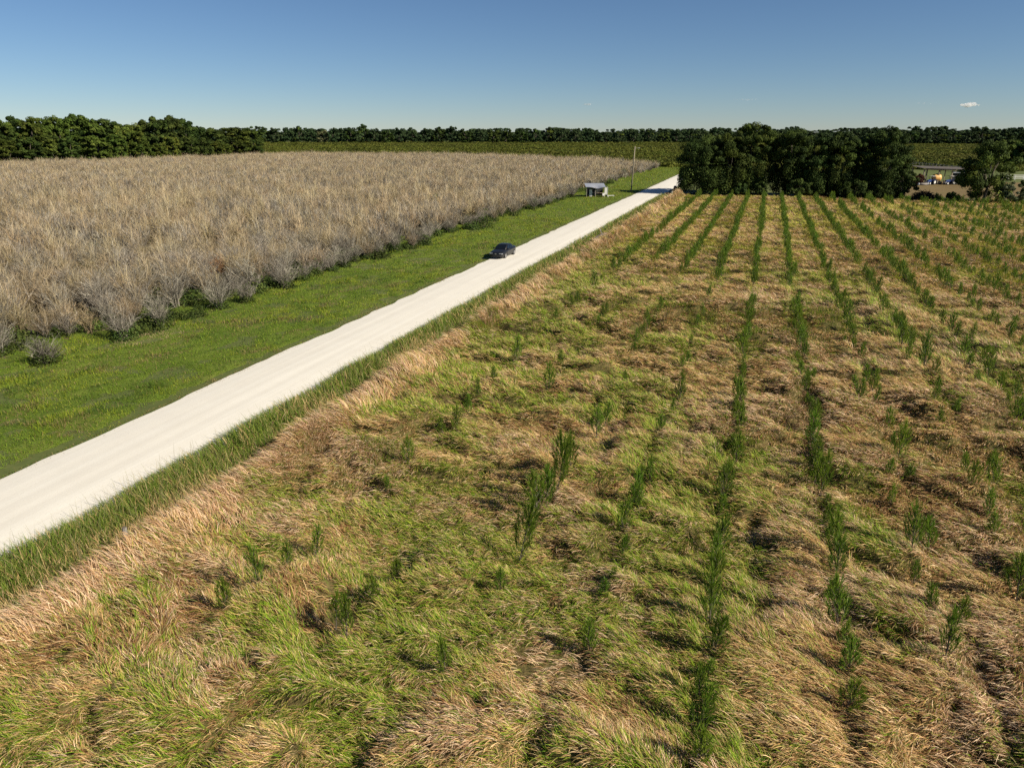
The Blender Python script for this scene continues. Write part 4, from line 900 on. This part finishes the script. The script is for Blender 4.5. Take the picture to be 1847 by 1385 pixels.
# ------------------------------------------------------------------ black sedan
def sedan():
    ex, ey = -27.75, 76.6
    e = empty('black_sedan', (ex, ey, .06), -.03, .96); tag(e, 'black four-door sedan facing the camera, parked on the left edge of the lime rock road', 'car')
    # (y, half width at sill, half width at shoulder, sill z, shoulder z, top z)   front at -y
    S = [(-2.36, .52, .60, .34, .50, .60), (-2.27, .74, .80, .24, .58, .70), (-2.05, .82, .88, .20, .66, .79), (-1.5, .84, .91, .19, .74, .90), (-.95, .84, .915, .19, .80, .97), (-.3, .84, .92, .19, .84, .99),
         (.5, .84, .92, .19, .86, 1.0), (1.3, .84, .915, .19, .88, 1.02), (1.8, .83, .89, .22, .90, 1.05), (2.15, .78, .84, .28, .88, 1.04), (2.30, .68, .74, .36, .80, .96)]
    R = []
    for yy, a, b_, z0, z1, z2 in S:
        h = [(a*.92, z0), (a, z0+.06), (b_*.985, (z0+z1)*.5), (b_, z1-.03), (b_*.95, z1+.05), (b_*.80, z2-.02), (b_*.4, z2+.01)]
        R.append([(x_, yy, z_) for x_, z_ in h]+[(-x_, yy, z_) for x_, z_ in h[::-1]])
    MB().loft(R).build('body', M_PAINT, e, True)
    # cabin shell: roof and pillars
    G = [(-.98, .76, .93, .70, .96), (-.15, .78, .95, .60, 1.39), (.25, .78, .96, .595, 1.44), (.85, .78, .97, .585, 1.43), (1.25, .77, .99, .56, 1.35), (1.93, .72, 1.0, .66, 1.04)]
    R = [[(w0, yy, z0), (w1, yy, z1-.03), (w1*.9, yy, z1+.012), (w1*.45, yy, z1+.03), (-w1*.45, yy, z1+.03), (-w1*.9, yy, z1+.012), (-w1, yy, z1-.03), (-w0, yy, z0)] for yy, w0, z0, w1, z1 in G]
    MB().loft(R).build('roof', M_PAINT, e, True)
    def slab(name, pts, nrm, m, t=.012):
        n = Vector(nrm).normalized()*t; mb = MB(); a = [Vector(p)+n for p in pts]; b2 = [Vector(p)-n*.5 for p in pts]; mb.loft([[tuple(p) for p in b2], [tuple(p) for p in a]]); return mb.build(name, m, e)
    slab('windscreen', [(-.64, -.93, 1.005), (.64, -.93, 1.005), (.54, -.20, 1.40), (-.54, -.20, 1.40)], (0, -.5, .85), M_GLASS, .03)
    slab('rear_window', [(.58, 1.86, 1.075), (-.58, 1.86, 1.075), (-.5, 1.30, 1.36), (.5, 1.30, 1.36)], (0, .5, .85), M_GLASS, .03)
    for s in (-1, 1):
        slab('side_window', [(s*.775, -.68, 1.0), (s*.78, .28, 1.0), (s*.63, .28, 1.37), (s*.635, -.12, 1.345)], (s, 0, .35), M_GLASS, .02)
        slab('side_window', [(s*.78, .36, 1.0), (s*.765, 1.22, 1.02), (s*.615, 1.05, 1.35), (s*.63, .36, 1.375)], (s, 0, .35), M_GLASS, .02)
        d = slab('door', [(s*.905, -.85, .30), (s*.905, .32, .30), (s*.917, .32, .82), (s*.912, -.85, .79)], (s, 0, 0), M_PAINT, .008)
        MB().box(s*.925-.012, s*.925+.012, .08, .24, .76, .79).build('handle', M_PAINT, d)
        d = slab('door', [(s*.905, .35, .30), (s*.9, 1.12, .34), (s*.91, 1.3, .84), (s*.917, .35, .82)], (s, 0, 0), M_PAINT, .008)
        MB().box(s*.925-.012, s*.925+.012, .98, 1.14, .78, .81).build('handle', M_PAINT, d)
        MB().loft([[(s*.80+s*dx, yy, 1.03+dz) for dx, dz in ((0, -.05), (.22, -.06), (.22, .07), (0, .05))] for yy in (-.72, -.60)]).build('mirror', M_PAINT, e, bevel=.015)
        MB().loft([[(s*x_, yy, z_) for x_, z_ in ((.40, .64), (.79, .60), (.80, .69), (.42, .70))] for yy in (-2.33, -2.15)]).build('headlight', M_LAMP, e, bevel=.01)
        MB().loft([[(s*x_, yy, z_) for x_, z_ in ((.45, .80), (.76, .78), (.74, .90), (.46, .92))] for yy in (2.18, 2.32)]).build('tail_light', mat('tail_lamp_red', (.25, .01, .01), .25), e, bevel=.01)
        for yy in (-1.42, 1.38):
            wh = MB(); ring = []
            for dx, r_ in ((-.10, .27), (-.105, .315), (-.07, .335), (.07, .335), (.105, .315), (.10, .27)):
                ring.append([(s*.83+dx, yy+math.cos(2*PI*j/20)*r_, .335+math.sin(2*PI*j/20)*r_) for j in range(20)])
            wheel = MB().loft(ring).build('wheel', M_TYRE, e, True)
            rm = MB(); rm.loft([[(s*(.83+dx), yy+math.cos(2*PI*j/20)*r_, .335+math.sin(2*PI*j/20)*r_) for j in range(20)] for dx, r_ in ((.085, .23), (.112, .22), (.112, .08), (.118, .04))])
            rm.build('rim', M_RIM, wheel)
    MB().box(-.36, .36, -2.405, -2.36, .40, .56).build('grille', M_DARK, e, bevel=.012)
    MB().loft([[(math.cos(2*PI*j/14)*.12, yy, .63+math.sin(2*PI*j/14)*.055) for j in range(14)] for yy in (-2.41, -2.33)]).build('badge', M_RIM, e)
    MB().box(-.62, .62, -2.40, -2.30, .25, .34).build('bumper_intake', M_DARK, e, bevel=.012)
sedan()

# ------------------------------------------------------------------ pole barn and what stands in it
def barn():
    bx, by = at(1703, 333); e = empty('pole_barn', (bx, by, 0), YAW); tag(e, 'open pole barn with a dark metal roof on tan posts past the grove', 'barn')
    k = 1/ppm(335)
    W, D = 6.2, 6.
    for xx in (-W+.1, -2.0, 1.6, W-.2):
        for yy in (0., D): MB().box(xx-.14, xx+.14, yy-.14, yy+.14, 0, 3.95+(.35 if yy else 0)).build('post', M_WOOD, e)
    for xx in (-W+1.1, .0): MB().box(xx-.09, xx+.09, .5, .68, 0, 3.9).build('post', M_WOOD, e)
    xs = np.linspace(-W-.5, W+.5, 81); ys = np.linspace(-.7, D+.7, 3); X, Y = np.meshgrid(xs, ys); Z = 4.05+.055*(Y+.7)-.05*(X+W)*.6+.02*np.sin(X*2*PI/.3)
    V = np.stack([X, Y, Z+.25], -1).reshape(-1, 3); i = np.arange(2*81).reshape(2, 81)[:, :-1].ravel(); Q = np.stack([i, i+1, i+82, i+81], -1); V2 = V.copy(); V2[:, 2] -= .05
    link('roof', npmesh('roof', np.concatenate([V, V2]), np.concatenate([Q, (Q+len(V))[:, ::-1]]), M_RUST), e)
    MB().box(-W, W, -.10, .10, 3.72, 3.93, Matrix.Rotation(math.radians(1.7), 4, 'Y')).build('beam', M_WOOD, e)
    MB().box(1.8, W-.4, .6, .7, 0, 3.3).build('wall', M_DARK, e); MB().box(1.75, W-.35, -.2, -.12, 3.05, 3.35).build('fascia', M_STEEL, e)
    return bx, by
bx, by = barn()
def at_barn(name, dx, dy, label, cat, build, rz=0., group=None):
    c, s = math.cos(YAW), math.sin(YAW); e = empty(name, (bx+dx*c-dy*s, by+dx*s+dy*c, 0), YAW+rz); tag(e, label, cat, group); build(e)
def tank(e):
    R = []
    for t_ in np.linspace(-1, 1, 9):
        r_ = .98*math.sqrt(max(.02, 1-abs(t_)**5)); R.append([(t_*1.25, math.cos(2*PI*j/18)*r_, 1.75+math.sin(2*PI*j/18)*r_) for j in range(18)])
    MB().loft(R).build('vessel', M_YELLOW, e, True)
    MB().loft([[(math.cos(2*PI*j/12)*.25, math.sin(2*PI*j/12)*.25, z_) for j in range(12)] for z_ in (2.68, 2.84)]).build('hatch', M_DARK, e)
    for xx in (-.75, .75): MB().box(xx-.1, xx+.1, -.85, .85, .55, .85).build('cradle', M_DARK, e)
    MB().box(-1.3, 1.3, -.6, -.4, .40, .548).box(-1.3, 1.3, .4, .6, .40, .548).build('chassis', M_DARK, e)
    for xx in (-.8, .8):
        for s in (-1, 1): MB().tube([(xx, s*.72, .42), (xx, s*.95, .42)], .42, 16).build('wheel', M_TYRE, e)
at_barn('sprayer_tank', -2.1, .6, 'rounded orange-yellow tank on a trailer under the barn roof', 'tank', tank)
def tractor(e):
    MB().loft([[(x_, -.32, z_) for x_, z_ in ((-1.5, .75), (-.1, .75), (-.1, 1.35), (-1.45, 1.2))], [(x_, .32, z_) for x_, z_ in ((-1.5, .75), (-.1, .75), (-.1, 1.35), (-1.45, 1.2))]]).build('bonnet', M_BLUE, e, bevel=.05)
    MB().box(-.08, 1.2, -.34, .34, .6, 1.05).build('body', M_BLUE, e, bevel=.04)
    c = MB()
    for xx in (-.02, 1.05):
        for s in (-1, 1): c.tube([(xx, s*.5, 1.06), (xx, s*.48, 2.2)], .04, 6)
    c.build('cab_frame', M_DARK, e); MB().box(-.15, 1.2, -.58, .58, 2.2, 2.28).build('cab_roof', M_WHITE, e, bevel=.03)
    MB().box(.5, .95, -.24, .24, 1.07, 1.2).build('seat', M_DARK, e, bevel=.03)
    for s in (-1, 1):
        wh = MB().tube([(.75, s*.42, .68), (.75, s*.78, .68)], .68, 20).build('rear_wheel', M_TYRE, e); MB().tube([(.75, s*.785, .68), (.75, s*.80, .68)], .38, 16).build('hub', M_WHITE, wh)
        wh = MB().tube([(-1.1, s*.45, .4), (-1.1, s*.68, .4)], .4, 18).build('front_wheel', M_TYRE, e); MB().tube([(-1.1, s*.685, .4), (-1.1, s*.70, .4)], .22, 14).build('hub', M_WHITE, wh)
        MB().loft([[(.75+math.cos(a)*.76, y_, .68+math.sin(a)*.76) for a in np.linspace(.3, 2.8, 8)]+[(.75+math.cos(a)*.72, y_, .68+math.sin(a)*.72) for a in np.linspace(2.8, .3, 8)] for y_ in (s*.4, s*.8)]).build('mudguard', M_BLUE, e)
    MB().box(-1.75, -1.52, -.55, .55, .35, .8).build('loader_bucket', M_STEEL, e, bevel=.02)
at_barn('blue_tractor', -4.4, -.9, 'blue tractor with white cab roof left of the orange-yellow tank', 'tractor', tractor, .5, 'blue tractors at the pole barn')
at_barn('blue_tractor', .9, -1.0, 'blue tractor right of the orange-yellow tank, before the dark barn wall', 'tractor', tractor, .15, 'blue tractors at the pole barn')
def trailer(e):
    MB().box(-1.3, 1.3, -.7, .7, .55, .66).build('bed', M_GREYWOOD, e, bevel=.01); MB().box(-1.3, 1.3, -.74, -.705, .665, 1.0).build('side_board', M_WHITE, e)
    for s in (-1, 1): MB().tube([(0, s*.75, .36), (0, s*.93, .36)], .36, 16).build('wheel', M_TYRE, e)
    MB().tube([(-1.3, 0, .58), (-2.2, 0, .5)], .05, 6).build('drawbar', M_STEEL, e)
at_barn('flat_trailer', 4.4, -1.4, 'low flat trailer with a white side board beside the right blue tractor', 'trailer', trailer)
def pipe(e):
    MB().tube([(-1.2, 0, .3), (0, 0, .3), (1.2, 0, .3)], .3, 14).build('pipe_body', M_GREYWOOD, e, True)
    for xx in (-1.2, 1.2): MB().tube([(xx-.06, 0, .3), (xx+.06, 0, .3)], .35, 14).build('collar', M_STEEL, e)
at_barn('pipe', -7.6, -3.2, 'short pale pipe lying on the ground left of the barn', 'pipe', pipe)

# white rail fence far right, grey fence behind the barn, posts
def rail_fence(name, a, b_, n, h, rails, m, label, cat='fence', r=.06):
    a, b_ = Vector((*a, 0)), Vector((*b_, 0)); e = empty(name, tuple(a), math.atan2(b_.y-a.y, b_.x-a.x)); tag(e, label, cat); L = (b_-a).length
    for i in range(n+1): MB().box(L*i/n-r, L*i/n+r, -r, r, 0, h).build('post', m, e)
    for z_ in rails:
        MB().box(-.1, L+.1, -r-.06, -r-.004, z_-.09, z_+.09).build('rail', m, e)
rail_fence('rail_fence', at(1815, 325), at(1890, 325), 5, 1.5, (.5, .95, 1.38), M_WHITE, 'white rail fence running off the right frame edge behind the trees')
rail_fence('field_fence', at(1640, 300), at(1745, 312), 16, 2.0, (.5, 1.1, 1.75), M_GREYWOOD, 'weathered grey fence crossing the ground behind the pole barn')
def fence_post(px, py, h, lean, label, r=.09):
    x, y = at(px, py); e = empty('fence_post', (x, y, 0), .3); e.rotation_euler = (lean*.6, lean, .3); tag(e, label, 'fence post', 'old posts along the straw strip')
    MB().tube([(0, 0, -.2), (.01, 0, h*.5), (0, .01, h)], [r, r*.95, r*.85], 8).build('shaft', M_GREYWOOD, e)
    MB().tube([(0, .01, h), (0, .01, h+.02)], [r*.8, r*.5], 8).build('split_top', M_BARK, e)
fence_post(233, 1004, 1.15, .05, 'weathered grey post in the straw strip near the bottom left')
fence_post(1090, 440, 1.2, .03, 'dark leaning post beside the dead log on the straw strip', .1)
def log_():
    x, y = at(1084, 437); e = empty('dead_log', (x, y, .75), math.radians(80)); tag(e, 'dark dead log lying along the straw strip halfway to the grove', 'log')
    MB().tube([(-2.2, 0, 0), (-.6, .1, .12), (1., -.02, .18), (2.4, .1, .12)], [.10, .17, .16, .09], 8).build('trunk', M_BARK, e, True)
    mb = MB(); mb.tube([(.4, 0, .2), (.9, .5, .55), (1.3, .6, .8)], [.07, .05, .02], 6); mb.tube([(-.6, .1, .1), (-1.1, -.4, .5)], [.06, .03], 6); mb.build('branch', M_GREYWOOD, e)
log_()
def gate_frame():
    x, y = at(1217, 350); e = empty('mailbox', (x, y, 0), YAW); tag(e, 'dark rounded mailbox on two posts at the driveway mouth under the oak', 'mailbox')
    for s in (-1, 1): MB().tube([(s*.42, 0, 0), (s*.40, 0, 1.0)], .06, 6).build('post', M_BARK, e)
    MB().box(-.55, .55, -.1, .1, 1.002, 1.08).build('shelf', M_BARK, e)
    MB().loft([[(x_, y_, z_) for x_, z_ in [(math.cos(a)*.33, 1.45+math.sin(a)*.38) for a in np.linspace(0, PI, 9)]+[(-.33, 1.084), (.33, 1.084)]] for y_ in (-.3, .3)]).build('box', M_DARK, e)
gate_frame()
x, y = at(1212, 352); e = empty('marker_post', (x, y, 0)); tag(e, 'short white marker post beside the driveway mouth', 'post')
MB().box(-.12, .12, -.12, .12, 0, .8).build('shaft', M_WHITE, e, bevel=.02); MB().loft([[(-.12, -.12, .802), (.12, -.12, .802), (.12, .12, .802), (-.12, .12, .802)], [(-.03, -.03, .9), (.03, -.03, .9), (.03, .03, .9), (-.03, .03, .9)]]).build('cap', M_WHITE, e)

# ------------------------------------------------------------------ small cloud
def cloud(px, py, wpx, hpx, dens, dist=5200., label='small pale fair-weather cloud low in the sky at the upper right'):
    u, v = (px-CX)/F, (py-CY)/F; up = -v*math.cos(PITCH)-math.sin(PITCH); fw = math.cos(PITCH)-math.sin(PITCH)*v
    s = dist/fw; X, Y = u*s, dist; loc = (X*math.cos(YAW)-Y*math.sin(YAW), X*math.sin(YAW)+Y*math.cos(YAW), CAMH+up*s); m_ = s/F
    bm = bmesh.new()
    for i in range(9):
        f = (i-4)/4; r_ = hpx*m_*.5*(1-.55*f*f)*random.uniform(.75, 1.1)
        bmesh.ops.create_icosphere(bm, subdivisions=2, radius=r_, matrix=Matrix.Translation((f*wpx*m_*.5, random.uniform(-.2, .2)*wpx*m_, random.uniform(-.1, .3)*r_)) @ Matrix.Diagonal((1.4, 1.3, .8, 1)))
    me = bpy.data.meshes.new('cloud'); bm.to_mesh(me); bm.free()
    m = bpy.data.materials.new('cloud_vapour'); m.use_nodes = True; t = m.node_tree; t.nodes.remove(t.nodes['Principled BSDF'])
    pv = t.nodes.new('ShaderNodeVolumePrincipled'); pv.inputs['Color'].default_value = (.95, .95, .96, 1); pv.inputs['Density'].default_value = dens; pv.inputs['Anisotropy'].default_value = .3
    t.links.new(pv.outputs[0], t.nodes['Material Output'].inputs['Volume']); me.materials.append(m)
    o = link('cloud', me, loc=loc); o.rotation_euler = (0, 0, YAW); tag(o, label, 'cloud', kind='stuff')
cloud(1747, 190, 30, 11, .045)
cloud(1345, 180, 46, 4, .012, label='faint thin wisp of cloud low above the dark grove')
cloud(1060, 189, 16, 5, .02, label='faint tiny wisp of cloud above the utility pole')
cloud(1665, 187, 40, 3, .010, label='faint thin wisp of cloud to one side of the brighter cloud')
print('script done')
